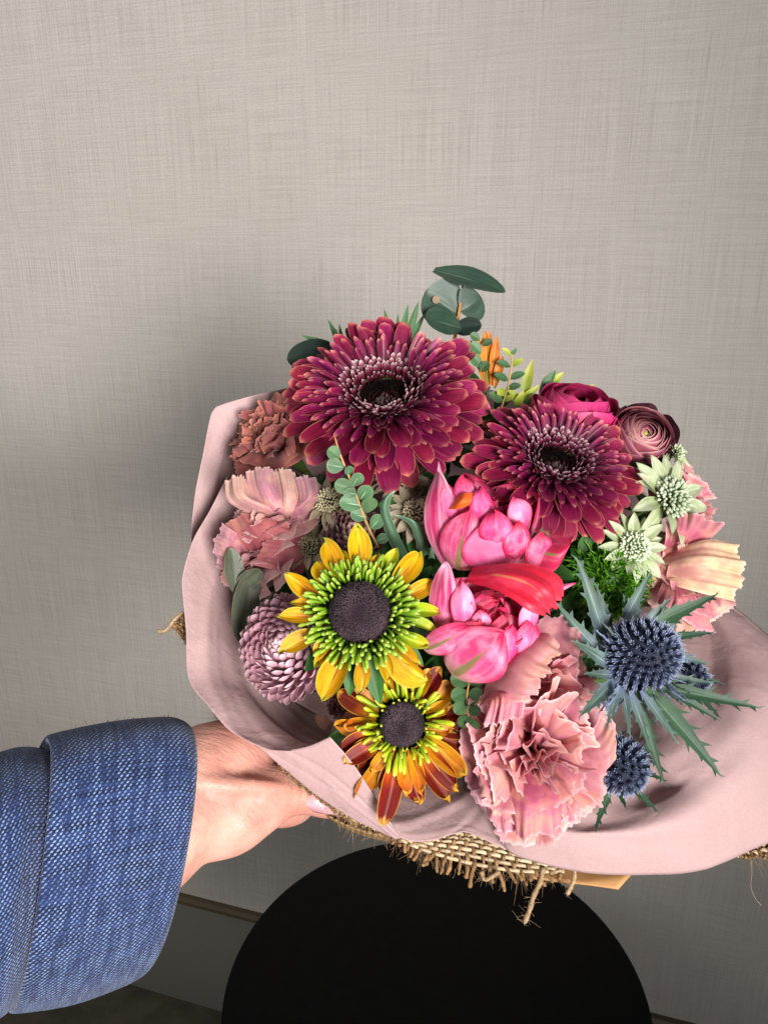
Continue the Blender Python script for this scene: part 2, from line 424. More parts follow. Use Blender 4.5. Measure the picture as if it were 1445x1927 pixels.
# main left sheet
sheet([[(428, 895, .470), (396, 960, .460), (362, 1022, .450), (345, 1095, .437), (350, 1190, .425), (355, 1278, .413), (395, 1332, .400), (440, 1385, .390), (500, 1411, .384), (545, 1412, .381)],
       [(452, 925, .474), (422, 985, .466), (395, 1050, .457), (384, 1110, .446), (390, 1190, .434), (405, 1260, .424), (440, 1310, .414), (490, 1362, .404), (545, 1395, .396), (590, 1406, .391)],
       [(480, 960, .480), (452, 1020, .474), (435, 1080, .467), (432, 1140, .460), (440, 1210, .450), (462, 1270, .441), (500, 1325, .432), (550, 1370, .424), (610, 1400, .417), (650, 1412, .412)],
       [(540, 1060, .49), (520, 1100, .488), (510, 1150, .484), (515, 1200, .478), (530, 1260, .47), (555, 1310, .461), (590, 1350, .453), (630, 1390, .446), (680, 1420, .44), (715, 1430, .436)],
       [(690, 1360, .475), (685, 1365, .472), (682, 1370, .47), (682, 1380, .465), (684, 1390, .46), (690, 1400, .457), (700, 1415, .452), (715, 1430, .448), (730, 1440, .445), (745, 1445, .442)]],
      90, 50, 0.0018, 8, 'shaded inner paper sheet on the left side of the bouquet', 7, 3)
# folded flap over the thumb
sheet([[(484, 1404, .3885), (530, 1412, .3845), (578, 1405, .379), (621, 1387, .373)],
       [(540, 1450, .387), (585, 1458, .383), (628, 1452, .378), (664, 1437, .373)],
       [(605, 1503, .387), (640, 1506, .383), (672, 1500, .379), (698, 1488, .376)],
       [(672, 1545, .387), (692, 1545, .384), (712, 1540, .381), (726, 1532, .379)],
       [(744, 1578, .386), (747, 1578, .385), (750, 1578, .384), (753, 1577, .383)]],
      40, 50, 0.0006, 5, 'light pink folded-over paper flap with a pointed corner', 3, 3)
# lower middle
sheet([[(742, 1572, .384), (775, 1584, .385), (812, 1582, .387), (850, 1568, .390), (875, 1566, .392), (905, 1578, .391), (935, 1592, .389), (975, 1605, .39)],
       [(725, 1540, .390), (770, 1552, .392), (812, 1548, .395), (850, 1540, .398), (880, 1538, .399), (910, 1546, .398), (945, 1556, .398), (980, 1560, .40)],
       [(700, 1490, .405), (750, 1500, .408), (800, 1500, .410), (850, 1495, .412), (890, 1490, .413), (920, 1490, .413), (950, 1495, .414), (990, 1500, .415)],
       [(690, 1420, .43), (740, 1425, .435), (790, 1430, .44), (840, 1430, .44), (880, 1425, .44), (910, 1420, .44), (950, 1420, .44), (990, 1420, .44)]],
      60, 40, 0.0015, 13, 'shaded paper below the orange flower', 6, 3)
# big right sheet
sheet([[(936, 1545, .388), (950, 1592, .384), (1000, 1622, .381), (1100, 1643, .379), (1200, 1649, .379), (1300, 1640, .382), (1400, 1604, .389), (1490, 1555, .40), (1545, 1450, .418), (1545, 1320, .436), (1500, 1235, .45), (1445, 1187, .46), (1385, 1141, .47), (1330, 1110, .48)],
       [(948, 1540, .380), (975, 1562, .375), (1020, 1570, .3725), (1110, 1576, .3705), (1200, 1574, .371), (1290, 1548, .374), (1360, 1505, .381), (1425, 1450, .390), (1462, 1380, .403), (1458, 1300, .416), (1428, 1238, .432), (1392, 1195, .445), (1350, 1152, .459), (1308, 1118, .471)],
       [(958, 1524, .384), (985, 1542, .3815), (1025, 1547, .3790), (1110, 1548, .3775), (1195, 1533, .379), (1262, 1500, .382), (1318, 1462, .385), (1372, 1415, .391), (1402, 1360, .399), (1398, 1300, .412), (1378, 1248, .429), (1352, 1205, .445), (1320, 1165, .459), (1283, 1128, .472)],
       [(968, 1500, .393), (1000, 1514, .389), (1040, 1518, .3845), (1110, 1518, .383), (1180, 1508, .386), (1236, 1485, .394), (1270, 1455, .3895), (1318, 1405, .394), (1342, 1350, .405), (1338, 1300, .418), (1322, 1255, .434), (1302, 1215, .447), (1282, 1175, .461), (1252, 1140, .476)],
       [(962, 1450, .420), (988, 1460, .412), (1024, 1462, .406), (1080, 1462, .400), (1140, 1452, .399), (1190, 1435, .4035), (1222, 1410, .4015), (1255, 1370, .405), (1270, 1325, .414), (1266, 1285, .426), (1250, 1245, .441), (1232, 1205, .454), (1212, 1170, .468), (1185, 1140, .483)],
       [(900, 1400, .455), (930, 1405, .450), (960, 1405, .445), (1010, 1400, .440), (1060, 1385, .438), (1100, 1365, .440), (1125, 1345, .442), (1145, 1315, .445), (1150, 1285, .450), (1145, 1255, .458), (1130, 1225, .466), (1110, 1195, .476), (1090, 1170, .487), (1070, 1150, .497)],
       [(790, 1440, .455), (790, 1440, .455), (795, 1440, .457), (800, 1435, .46), (805, 1430, .463), (810, 1425, .467), (812, 1420, .47), (814, 1415, .475), (815, 1410, .48), (815, 1400, .485), (812, 1395, .488), (808, 1390, .49), (800, 1385, .492), (790, 1380, .495)]],
      120, 80, 0.0021, 21, 'broad peach-pink paper sheet rolled over on the right side', 8, 3)
# the back of the wrap, behind the flowers
sheet([[(560, 760, .51), (700, 720, .545), (850, 720, .56), (1000, 760, .56), (1150, 860, .545), (1270, 1000, .515), (1330, 1105, .488)],
       [(640, 960, .52), (740, 920, .55), (850, 910, .56), (960, 930, .56), (1060, 1000, .55), (1150, 1100, .525), (1190, 1170, .505)],
       [(690, 1360, .478), (720, 1350, .49), (750, 1345, .497), (780, 1350, .50), (800, 1360, .50), (812, 1375, .497), (815, 1390, .49)]],
      60, 40, 0.001, 33, None, 5, 3)

# tissue tails below the grip, around the cut stems
def ring_patch(name, rows, mat, parent, n=64):
    """rows: (radius, t along the axis, wobble)"""
    ph = np.linspace(0, 360, n + 1)
    g = [[np.array(bund(a, r * (1 + w * math.sin(R(a) * 5 + k)), t)) - np.array(BINDW) for a in ph] for k, (r, t, w) in enumerate(rows)]
    return solid(put(name, grid_mesh(name, g, mat), parent), 0.0003)
ring_patch('paper_sheet', [(0.034, 0.02, .03), (0.024, -0.005, .04), (0.0215, -0.018, .05)], M_PAPER, wrap)

# ---- burlap
def burlap_mat(name, weave, cols=('#7d6247', '#b3946f', '#dccbb0')):
    g = NT(name)
    uv = g.n('SeparateXYZ', {0: g.n('UVMap')}); U, V = uv.outputs[0], uv.outputs[1]
    oi = g.n('ObjectInfo').outputs['Random']
    nz = g.noise(g.comb(g.math('MULTIPLY', U, 9), g.math('MULTIPLY', V, 60), g.math('MULTIPLY', oi, 40)), 1.0, 4, 0.7)
    c = g.ramp(nz, [(0.2, cols[0]), (0.5, cols[1]), (0.8, cols[2])])
    c = g.n('HueSaturation', {'Value': g.rng(oi, 0, 1, 0.8, 1.2), 'Color': c}).outputs[0]
    if weave:
        wu = g.math('ABSOLUTE', g.math('SINE', g.math('MULTIPLY', U, 700))); wv = g.math('ABSOLUTE', g.math('SINE', g.math('MULTIPLY', V, 110)))
        h = g.math('MAXIMUM', wu, wv)
        c = g.mix(g.rng(h, 0.5, 0.8), hexc('#5f4527'), c)
    else: h = nz
    b = g.n('BsdfPrincipled', {'Base Color': c, 'Roughness': 0.85, 'Specular IOR Level': 0.15, 'Normal': g.n('Bump', {'Strength': 0.6, 'Distance': 0.0006, 'Height': h})})
    return g.end(b)
M_JUTE = burlap_mat('jute_thread', False); M_JUTEB = burlap_mat('brown_jute_thread', False, ('#5c432c', '#916d49', '#b8966c')); M_JUTEW = burlap_mat('pale_jute_thread', False, ('#8f7a5e', '#c4b090', '#e8dcc4')); M_BURLAP = burlap_mat('burlap_weave', True, ('#5c4630', '#86694a', '#a88d68'))
bur = thing('burlap_wrap', 'coarse tan burlap with frayed edge wrapped outside the tissue paper', 'burlap', Matrix.Translation(BINDW))
rimb = [(345, 1180, .447), (372, 1290, .428), (440, 1372, .408), (520, 1450, .400), (610, 1530, .398), (700, 1568, .397), (800, 1580, .399), (880, 1590, .404), (960, 1612, .404), (1060, 1625, .40), (1180, 1630, .398),
        (1300, 1622, .401), (1390, 1596, .409), (1462, 1540, .42), (1500, 1420, .44), (1480, 1290, .46), (1390, 1170, .485), (1290, 1020, .52), (1150, 870, .555), (1000, 770, .57), (850, 730, .57), (700, 730, .555), (560, 770, .52), (475, 900, .52), (425, 1000, .50), (378, 1085, .472), (345, 1180, .447)]
rim3 = catmull([tuple(P(*q)) for q in rimb], 161)
angs = []
e1 = (RIGHT - AXIS * RIGHT.dot(AXIS)).normalized(); e2 = (AXIS.cross(e1)).normalized()
if e2.dot(FWD) < 0: e2 = -e2
rows = []
for t in np.linspace(0, 1, 26):
    row = []
    for q in rim3:
        d = Vector(q) - BINDW; dd = d - AXIS * d.dot(AXIS)
        low = BINDW + dd.normalized() * 0.037 + AXIS * 0.012
        k = t; sag = math.sin(math.pi * k) * 0.012
        p = Vector(q) * (1 - k) + low * k - AXIS * sag
        row.append(np.array(p) - np.array(BINDW))
    rows.append(row)
solid(put('burlap_cloth', grid_mesh('burlap_cloth', rows, M_BURLAP), bur), 0.0008)

lin = []
for t in np.linspace(0.10, 1, 24):
    row = []
    for q in rim3:
        d = Vector(q) - BINDW; dd = d - AXIS * d.dot(AXIS)
        lowp = BINDW + dd.normalized() * 0.034 + AXIS * 0.016
        p = Vector(q) * (1 - t) + lowp * t + AXIS * 0.008 - dd.normalized() * 0.006 - AXIS * math.sin(math.pi * t) * 0.010
        row.append(np.array(p) - np.array(BINDW))
    lin.append(row)
solid(put('paper_lining', grid_mesh('paper_lining', crumple(np.array(lin), .0015, 4, 9, 3), M_PAPER), wrap), 0.0003)

def weave(rows, nwarp, nweft, rad, seed, fray=0.012, tail=1.0):
    """woven strands over a patch: warp runs along v (down to the frayed edge), weft along u"""
    rg = np.random.default_rng(seed)
    G = patch(rows, 140, 60)
    def at(u, v):
        v2 = min(max(v, 0), 1); x = u * 139; y = v2 * 59
        i = min(int(x), 138); j = min(int(y), 58); a = x - i; b = y - j
        p = (G[j, i] * (1 - a) + G[j, i + 1] * a) * (1 - b) + (G[j + 1, i] * (1 - a) + G[j + 1, i + 1] * a) * b
        du = G[j, i + 1] - G[j, i]; dv = G[j + 1, i] - G[j, i]
        n = np.cross(du, dv); n /= np.linalg.norm(n) + 1e-12
        if n @ np.array(FWD) > 0: n = -n
        if v > 1: p = p + dv * 59 * (v - 1)
        return p, n
    ju = rg.normal(0, 0.16 / nwarp, nwarp)
    for i in range(nwarp):
        u0 = (i + 0.5) / nwarp + ju[i]; vend = 1.0 + rg.uniform(0.0, 0.32) * tail; sl = rg.normal(0, 0.25 / nwarp)
        pts = []
        for v in np.linspace(0, vend, 46):
            uu = min(max(u0 + sl * max(v - 0.8, 0) * 4 + 0.1 / nwarp * math.sin(9 * v + i), 0), 1)
            p, n = at(uu, v)
            lift = rad * 0.9 * math.cos(math.pi * (v * nweft + i)) * (1 if v < 0.95 else 0.4)
            pts.append(p + n * lift - np.array(BINDW))
        rr = rad * rg.uniform(0.8, 1.15) * (1 + 0.15 * np.sin(np.linspace(0, 40, 46) + i)); rr[-1] *= 0.45
        put('strand', tube('strand', pts, rr, M_JUTEB, 6), bur)
    for j in range(nweft):
        v0 = (j + 0.5) / nweft * 0.86; pts = []
        vs = rg.uniform(-0.02, 0.02, 6)
        m = nwarp * 4 + 1
        for k, u in enumerate(np.linspace(0.0, 1, m)):
            p, n = at(u, v0 + np.interp(u, np.linspace(0, 1, 6), vs))
            lift = -rad * 0.9 * math.cos(math.pi * (u * nwarp - 0.5 + j)) 
            pts.append(p + n * lift - np.array(BINDW))
        put('strand', tube('strand', pts, rad * rg.uniform(0.85, 1.2), M_JUTEW, 6), bur)
    # loose fibres of the frayed edge
    Vf = []; Ff = []; Uf = []; k = 0
    for i in range(nwarp * 14):
        u = rg.uniform(0, 1); p, n = at(u, rg.uniform(0.5, 1.02)); dv = at(u, 1.2)[0] - at(u, 1.0)[0]
        d = dv / (np.linalg.norm(dv) + 1e-9) + rg.normal(0, 0.6, 3); d /= np.linalg.norm(d)
        L = rg.uniform(0.003, 0.008); bend = rg.normal(0, 0.35, 3)
        pts = [p + d * L * t + bend * L * t * t - np.array(BINDW) for t in np.linspace(0, 1, 5)]
        a, b, c = tube_arrays(pts, np.linspace(0.00008, 0.00004, 5), 3)
        Vf += a; Uf += c; Ff += [tuple(x + k for x in q) for q in b]; k += len(a)
    tag(put('fibres', mesh_of('fibres', Vf, Ff, Uf, M_JUTE), bur), kind='stuff')
weave([[(640, 1500, .404), (720, 1535, .401), (800, 1556, .401), (870, 1560, .403), (950, 1580, .402), (1060, 1612, .398)],
       [(655, 1530, .398), (725, 1558, .395), (800, 1582, .395), (875, 1592, .397), (960, 1612, .396), (1060, 1632, .394)],
       [(660, 1545, .394), (730, 1574, .392), (790, 1610, .391), (875, 1640, .392), (975, 1655, .391), (1060, 1645, .391)]], 32, 7, 0.00098, 5)
weave([[(1370, 1560, .418), (1410, 1540, .42), (1470, 1505, .425)], [(1380, 1600, .410), (1425, 1585, .412), (1485, 1545, .416)], [(1392, 1612, .404), (1440, 1610, .405), (1500, 1580, .408)]], 13, 6, 0.0010, 8, tail=0.5)
weave([[(380, 1140, .458), (385, 1180, .455), (395, 1230, .452)], [(352, 1150, .452), (352, 1182, .45), (362, 1222, .447)], [(338, 1162, .449), (334, 1180, .447), (345, 1200, .445)]], 9, 5, 0.0009, 9)
weave([[(455, 1350, .418), (440, 1365, .415), (470, 1390, .41)], [(425, 1348, .416), (430, 1362, .413), (450, 1392, .408)], [(408, 1343, .415), (414, 1352, .412), (440, 1380, .407)]], 7, 4, 0.0008, 10, tail=0.3)
weave([[(520, 1420, .400), (560, 1452, .397), (620, 1495, .393), (680, 1530, .392)], [(522, 1430, .394), (558, 1464, .3925), (612, 1505, .3905), (672, 1545, .390)], [(530, 1440, .3905), (562, 1476, .3895), (616, 1515, .3885), (670, 1554, .3885)]], 19, 2, 0.0007, 12, tail=0.8)
# two long loose threads, and the fallen hair-thin fibre on the right
for pts, rr in (([(1022, 1632, .392), (1016, 1660, .389), (1004, 1685, .387), (996, 1712, .385), (986, 1738, .384)], 0.00125),
                ([(1080, 1632, .393), (1080, 1652, .391), (1074, 1668, .390), (1066, 1684, .389)], 0.00115),
                ([(905, 1640, .392), (912, 1655, .390), (925, 1650, .389), (940, 1640, .389)], 0.0010),
                ([(345, 1152, .447), (330, 1165, .446), (312, 1186, .445), (296, 1188, .445)], 0.0009)):
    c = catmull([tuple(P(*q) - BINDW) for q in pts], 24)
    w = np.sin(np.linspace(0, 30, 24)) * 0.12 + 1; w[-1] *= 0.6
    st = put('strand', tube('strand', c, rr * w, M_JUTE, 7), bur, label='loose burlap thread hanging free of the weave')
    rg = np.random.default_rng(int(rr * 1e6)); Vf = []; Ff = []; Uf = []; k = 0
    for i in range(46):
        p = c[rg.integers(2, 24)]; d = rg.normal(0, 1, 3); d /= np.linalg.norm(d); L = rg.uniform(0.0015, 0.0055); bend = rg.normal(0, .4, 3)
        q = [p + d * L * t + bend * L * t * t for t in np.linspace(0, 1, 4)]
        a, b, e = tube_arrays(q, np.linspace(0.0001, 0.00005, 4), 3)
        Vf += a; Uf += e; Ff += [tuple(x + k for x in y) for y in b]; k += len(a)
    tag(put('fibres', mesh_of('fibres', Vf, Ff, Uf, M_JUTE), st), kind='stuff')
c = catmull([tuple(P(*q) - BINDW) for q in [(1412, 1612, .405), (1414, 1640, .404), (1412, 1668, .403), (1420, 1690, .402), (1432, 1704, .402)]], 20)
put('fibre', tube('fibre', c, 0.00012, M_JUTE, 4), bur)

# ---- kraft card
M_KRAFT = plain_mat('kraft_card', '#b98a58', 0.7, 0.08, 300, 0.2, 0.0002)
kr = patch([[(985, 1600, .418), (1080, 1610, .414), (1192, 1625, .410)], [(990, 1640, .404), (1080, 1655, .400), (1186, 1646, .3985)], [(995, 1652, .401), (1080, 1662, .398), (1163, 1674, .3945)]], 16, 10)
kt = thing('kraft_card', 'brown kraft card corner sticking out below the pink paper', 'card', Matrix.Translation(P(1090, 1640, .402)))
solid(put('card_sheet', grid_mesh('card_sheet', kr - np.array(P(1090, 1640, .402)), M_KRAFT), kt), 0.0016)

# ------------------------------------------------------------------ person: hand, wrist, denim sleeve
def skin_mat():
    g = NT('skin')
    tc = g.n('TexCoord').outputs['Object']
    n1 = g.noise(tc, 38, 4, 0.6); n2 = g.noise(tc, 420, 3, 0.6)
    sp = g.n('SeparateXYZ', {0: tc})
    c = g.mix(g.rng(n1, 0.35, 0.68), hexc('#d29e8e'), hexc('#bf8274'))
    c = g.mix(g.math('MULTIPLY', g.rng(g.noise(tc, 90, 2), 0.55, 0.75), 0.4), c, hexc('#c4786a'))
    wr = g.n('MapRange').outputs[0]
    vo = g.n('TexVoronoi', {'Vector': tc, 'Scale': 700.0}, feature='F1').outputs[0]
    rot = g.n('Mapping', {'Vector': tc, 'Rotation': (0.3, 0.4, 0.9), 'Scale': (60, 260, 90)})
    n3 = g.noise(rot, 1.0, 3, 0.55)
    h = g.math('ADD', g.math('MULTIPLY', n3, 0.9), g.math('ADD', g.math('MULTIPLY', vo, 0.12), g.math('MULTIPLY', n2, 0.2)))
    b = g.n('BsdfPrincipled', {'Base Color': c, 'Roughness': 0.48, 'Specular IOR Level': 0.4, 'Normal': g.n('Bump', {'Strength': 0.55, 'Distance': 0.0014, 'Height': h})})
    b.inputs['Subsurface Weight'].default_value = 0.25
    b.inputs['Subsurface Radius'].default_value = (0.012, 0.004, 0.002); b.inputs['Subsurface Scale'].default_value = 0.4
    return g.end(b)
M_SKIN = skin_mat()
ORG = P(380, 1490, .38)
person = thing('person', 'person reaching in with bare hand and folded denim cuff, gripping the bouquet', 'person', Matrix.Translation(ORG))
def blob(name, chains, mat, voxel=0.0022, smooth=6):
    th = np.linspace(0, np.pi, 11); sv, sf, su = grid_arrays(np.stack([np.outer(np.sin(th), np.cos(np.linspace(0, 2 * np.pi, 19))), np.outer(np.sin(th), np.sin(np.linspace(0, 2 * np.pi, 19))), np.repeat(np.cos(th)[:, None], 19, 1)], -1))
    Ms = []
    for ch in chains:
        n = 10 * (len(ch) - 1) + 1
        cp = catmull([tuple(p) for p, r in ch], n); cr = np.interp(np.linspace(0, len(ch) - 1, n), range(len(ch)), [r for p, r in ch])
        Ms += [Matrix.Translation(Vector(p)) @ S(float(r)) for p, r in zip(cp, cr)]
    v, f, u = joined(sv, sf, su, Ms)
    me = mesh_of('tmp', v, f)
    bm = bmesh.new(); bm.from_mesh(me); bmesh.ops.remove_doubles(bm, verts=bm.verts, dist=1e-7); bm.to_mesh(me); bm.free()
    o = bpy.data.objects.new('tmp', me); COL.objects.link(o)
    m = o.modifiers.new('r', 'REMESH'); m.mode = 'VOXEL'; m.voxel_size = voxel; m.use_smooth_shade = True
    if smooth:
        s = o.modifiers.new('s', 'SMOOTH'); s.factor = 0.5; s.iterations = smooth
    dg = bpy.context.evaluated_depsgraph_get(); dg.update()
    out = bpy.data.meshes.new_from_object(o.evaluated_get(dg)); out.name = name
    bpy.data.objects.remove(o); bpy.data.meshes.remove(me)
    out.materials.clear(); out.materials.append(mat)
    out.polygons.foreach_set('use_smooth', [True] * len(out.polygons))
    return out
def L_(px, py, d): return P(px, py, d) - ORG
def B_(deg, rad, t): return bund(deg, rad, t) - ORG
chains = [
    [(L_(120, 1580, .350), .030), (L_(250, 1540, .368), .0285), (L_(372, 1462, .390), .0248), (L_(440, 1432, .408), .0225)],
    [(L_(120, 1660, .350), .030), (L_(250, 1600, .368), .0285), (L_(374, 1504, .386), .0250), (L_(432, 1518, .391), .0225)],
    [(L_(385, 1450, .397), .0225), (L_(450, 1412, .417), .0175), (L_(520, 1405, .435), .013), (B_(176, .048, .012), .0105)],
    [(L_(385, 1468, .397), .0225), (L_(455, 1445, .417), .0185), (L_(530, 1445, .438), .014), (B_(174, .048, -.004), .0105)],
    [(L_(385, 1480, .397), .022), (L_(450, 1470, .417), .018), (L_(540, 1480, .441), .0135), (B_(174, .047, -.021), .010)],
    [(L_(385, 1490, .397), .021), (L_(450, 1490, .417), .017), (L_(545, 1515, .444), .012), (B_(172, .046, -.038), .0095)],
    # thenar mound and thumb
    [(L_(385, 1538, .388), .0215), (L_(430, 1532, .389), .0205), (L_(480, 1508, .393), .0175), (L_(530, 1490, .399), .0136), (L_(575, 1490, .405), .0114), (L_(612, 1501, .409), .0106), (L_(640, 1511, .412), .0082)],
    # tendons and the fold of the thumb's base
    [(L_(372, 1470, .366), .0035), (L_(430, 1478, .3715), .0045), (L_(490, 1480, .3785), .0040), (L_(535, 1484, .3875), .003)],
    [(L_(405, 1585, .378), .0045), (L_(450, 1560, .375), .0055), (L_(490, 1530, .3805), .0045)],
]
for k, t in enumerate((.018, -.002, -.021, -.038)):
    q = (1.0, 1.06, 1.0, .86)[k]
    chains.append([(B_(176, .050, t), .0105 * (.93 + .07 * q)), (B_(130, .0485, t), .0094 * q), (B_(88, .046, t - .001), .0092 * q), (B_(50, .044, t - .002), .0084 * q), (B_(15, .0425, t - .003), .0080 * q), (B_(-8 + 8 * q, .0415, t - .004), .0068 * q)])
hand = put('hand', blob('hand', chains, M_SKIN), person)
# thumb nail, glossy
M_NAIL = NT('glossy_pale_nail')
M_NAIL = M_NAIL.end(M_NAIL.n('BsdfPrincipled', {'Base Color': hexc('#d9a3ae'), 'Roughness': 0.16, 'Specular IOR Level': 0.7, 'Coat Weight': 0.8, 'Coat Roughness': 0.05}))
ng = patch([[(578, 1480, .3985), (568, 1497, .3945), (573, 1513, .3935), (590, 1527, .398)],
            [(612, 1478, .398), (600, 1498, .3945), (604, 1518, .394), (617, 1532, .3985)],
            [(640, 1492, .402), (631, 1508, .3985), (634, 1524, .3985), (645, 1533, .402)],
            [(660, 1512, .407), (655, 1518, .4045), (657, 1526, .4045), (661, 1531, .406)]], 16, 18) - np.array(ORG)
solid(put('thumb_nail', grid_mesh('thumb_nail', ng, M_NAIL), hand), 0.0006)
# a mole and the small shadowed folds at the wrist are in the skin's relief

def denim_mat():
    g = NT('blue_denim')
    uv = g.n('SeparateXYZ', {0: g.n('UVMap')}); U, V = uv.outputs[0], uv.outputs[1]     # metres round, metres along
    wob = g.noise(g.comb(g.math('MULTIPLY', U, 90), g.math('MULTIPLY', V, 90)), 1.0, 3)
    rowf = g.math('DIVIDE', g.math('ADD', U, g.math('MULTIPLY', wob, 0.0012)), 0.00108)
    row = g.math('FLOOR', rowf); fr = g.math('FRACT', rowf)
    ph = g.math('ADD', g.math('DIVIDE', V, 0.0021), g.math('MULTIPLY', row, 0.43))
    ph = g.math('ADD', ph, g.math('MULTIPLY', g.noise(g.comb(row, g.math('MULTIPLY', V, 60)), 0.71, 2), 0.5))
    ph = g.math('ADD', ph, g.math('MULTIPLY', fr, 0.3))
    dash = g.math('ABSOLUTE', g.math('MULTIPLY_ADD', g.math('FRACT', ph), 2.0, -1.0))
    across = g.math('ABSOLUTE', g.math('MULTIPLY_ADD', fr, 2.0, -1.0))
    thread = g.math('MULTIPLY', g.rng(dash, 0.42, 0.78), g.rng(across, 0.95, 0.35))
    slub = g.noise(g.comb(g.math('MULTIPLY', U, 520), g.math('MULTIPLY', V, 36), 7.0), 1.0, 3, 0.6)
    slub2 = g.noise(g.comb(g.math('MULTIPLY', U, 60), g.math('MULTIPLY', V, 420), 2.0), 1.0, 3, 0.6)
    blue = g.mix(g.rng(slub, 0.3, 0.7), hexc('#10172f'), hexc('#243258'))
    lite = g.mix(g.rng(slub2, 0.32, 0.66), hexc('#38508a'), hexc('#7d94c0'))
    c = g.mix(g.math('MULTIPLY', thread, g.rng(slub2, 0.25, 0.6, 0.35, 1.0)), blue, lite)
    b = g.n('BsdfPrincipled', {'Base Color': c, 'Roughness': 0.85, 'Specular IOR Level': 0.15, 'Sheen Weight': 0.15,
                               'Normal': g.n('Bump', {'Strength': 0.5, 'Distance': 0.0008, 'Height': g.math('ADD', thread, slub)})})
    return g.end(b)
M_DENIM = denim_mat()
def ring(top, bot, near, n=72, sq=2.25):
    a, b, c = Vector(P(*top)), Vector(P(*bot)), Vector(P(*near))
    C = (a + b) / 2; U = (a - b) / 2; N = c - C
    out = []
    for k in range(n + 1):
        t = 2 * math.pi * k / n; co, si = math.cos(t), math.sin(t)
        co = math.copysign(abs(co) ** (2 / sq), co); si = math.copysign(abs(si) ** (2 / sq), si)
        out.append(np.array(C + U * co + N * si))
    return np.array(out)
def loft(name, rings, nv, amp=0, seed=0):
    rings = np.array(rings); n = rings.shape[1]
    g = np.stack([catmull(rings[:, j], nv) for j in range(n)], 1)
    if amp:
        rg = np.random.default_rng(seed); th = np.linspace(0, 2 * np.pi, n); k = np.zeros((nv, n))
        for i in range(8):
            m = rg.integers(1, 6); k += np.sin(m * th[None] + rg.uniform(0, 6) + rg.uniform(-4, 4) * np.linspace(0, 1, nv)[:, None] ) / (1 + 0.4 * m)
        C = g.mean(axis=1, keepdims=True); d = g - C
        g = C + d * (1 + amp * k[..., None])
    du = np.linalg.norm(np.diff(g, axis=1), axis=2).mean(0); U = np.concatenate([[0], np.cumsum(du)])
    dv = np.linalg.norm(np.diff(g, axis=0), axis=2).mean(1); V = np.concatenate([[0], np.cumsum(dv)])
    uu, vv = np.meshgrid(U, V)
    return grid_mesh(name, g - np.array(ORG), M_DENIM, np.stack([uu, vv], -1))
sleeve = put('sleeve', loft('sleeve', [ring((-420, 1520, .30), (-460, 2010, .29), (-400, 1790, .235)),
    ring((-200, 1480, .315), (-230, 1965, .305), (-180, 1740, .248)),
    ring((-60, 1447, .326), (-90, 1930, .318), (-40, 1690, .262)),
    ring((0, 1424, .330), (-30, 1912, .322), (20, 1668, .268)), ring((40, 1418, .334), (0, 1903, .325), (48, 1650, .2735)), ring((75, 1424, .336), (20, 1886, .328), (84, 1640, .283)),
    ring((140, 1456, .341), (90, 1835, .336), (150, 1625, .298))], 60, 0.010, 4), person)
solid(sleeve, 0.0016)
cuff_r = [ring((96, 1412, .338), (34, 1880, .331), (100, 1632, .285)),
          ring((82, 1400, .337), (18, 1898, .330), (84, 1628, .2775)),
          ring((100, 1392, .338), (36, 1902, .331), (104, 1622, .276)),
          ring((200, 1372, .345), (130, 1888, .338), (210, 1600, .286)),
          ring((290, 1362, .352), (215, 1858, .345), (312, 1580, .300)),
          ring((322, 1366, .3555), (250, 1840, .348), (344, 1577, .305)),
          ring((336, 1378, .358), (264, 1826, .350), (354, 1577, .309)),
          ring((330, 1388, .359), (262, 1815, .351), (348, 1578, .313)),
          ring((300, 1396, .356), (235, 1812, .349), (322, 1578, .310))]
cuff = put('cuff', loft('cuff', cuff_r, 90, 0.005, 6), person, label='wide turned-back denim cuff')
solid(cuff, 0.0016)
# lint hairs along the cuff's top edge
rg = np.random.default_rng(2); Vf = []; Ff = []; Uf = []; k = 0
for i in range(420):
    t = rg.uniform(0, 1); p = np.array(P(95 + 240 * t, 1396 - 34 * math.sin(min(t * 1.25, 1) * 1.57) + 1, .341 + .015 * t)) - np.array(ORG) + rg.normal(0, 0.0012, 3)
    d = np.array(UP) + rg.normal(0, .7, 3); L = rg.uniform(0.0005, 0.0014)
    q = [p + d * L * s + rg.normal(0, .15, 3) * L * s * s for s in (0, .5, 1)]
    a, b, e = tube_arrays(q, [0.00012, 0.0001, 0.00005], 3)
    Vf += a; Uf += e; Ff += [tuple(x + k for x in y) for y in b]; k += len(a)
tag(put('lint', mesh_of('lint', Vf, Ff, Uf, plain_mat('denim_lint', '#2f3b60', .9)), cuff), kind='stuff')
# ------------------------------------------------------------------ flowers
def inst(root, name, me, M): return put(name, me, root, M)

# ---- gerberas
M_GER = petal_mat('gerbera_ray', [(0.0, '#38061e'), (0.35, '#620a34'), (0.75, '#821741'), (1.0, '#9c2e4e')], edge=('#d8866e', 0.10, 0.62), vein=('#5f0a32', 0.6, 13), rough=0.5, tr=0.10, sheen=0.0, rand=0.22, spec=.22, bump=.5)
M_GER_IN = petal_mat('gerbera_inner_ray', [(0.0, '#24030f'), (0.5, '#5c0a34'), (0.85, '#86184a'), (1.0, '#cf8078')], edge=('#cc7a78', 0.08, 0.4), vein=('#47082a', 0.5, 6), rough=0.45, tr=0.08, rand=0.2)
M_GER_TIP = petal_mat('gerbera_disc_tip', [(0.0, '#1c020a'), (0.5, '#560c2a'), (0.76, '#8f4a62'), (1.0, '#e8d2d2')], rough=0.5, tr=0.1, rand=0.2)
M_GER_DARK = petal_mat('gerbera_eye_floret', [(0.0, '#080203'), (0.7, '#1c0509'), (1.0, '#3a1014')], tr=0, rand=.3)
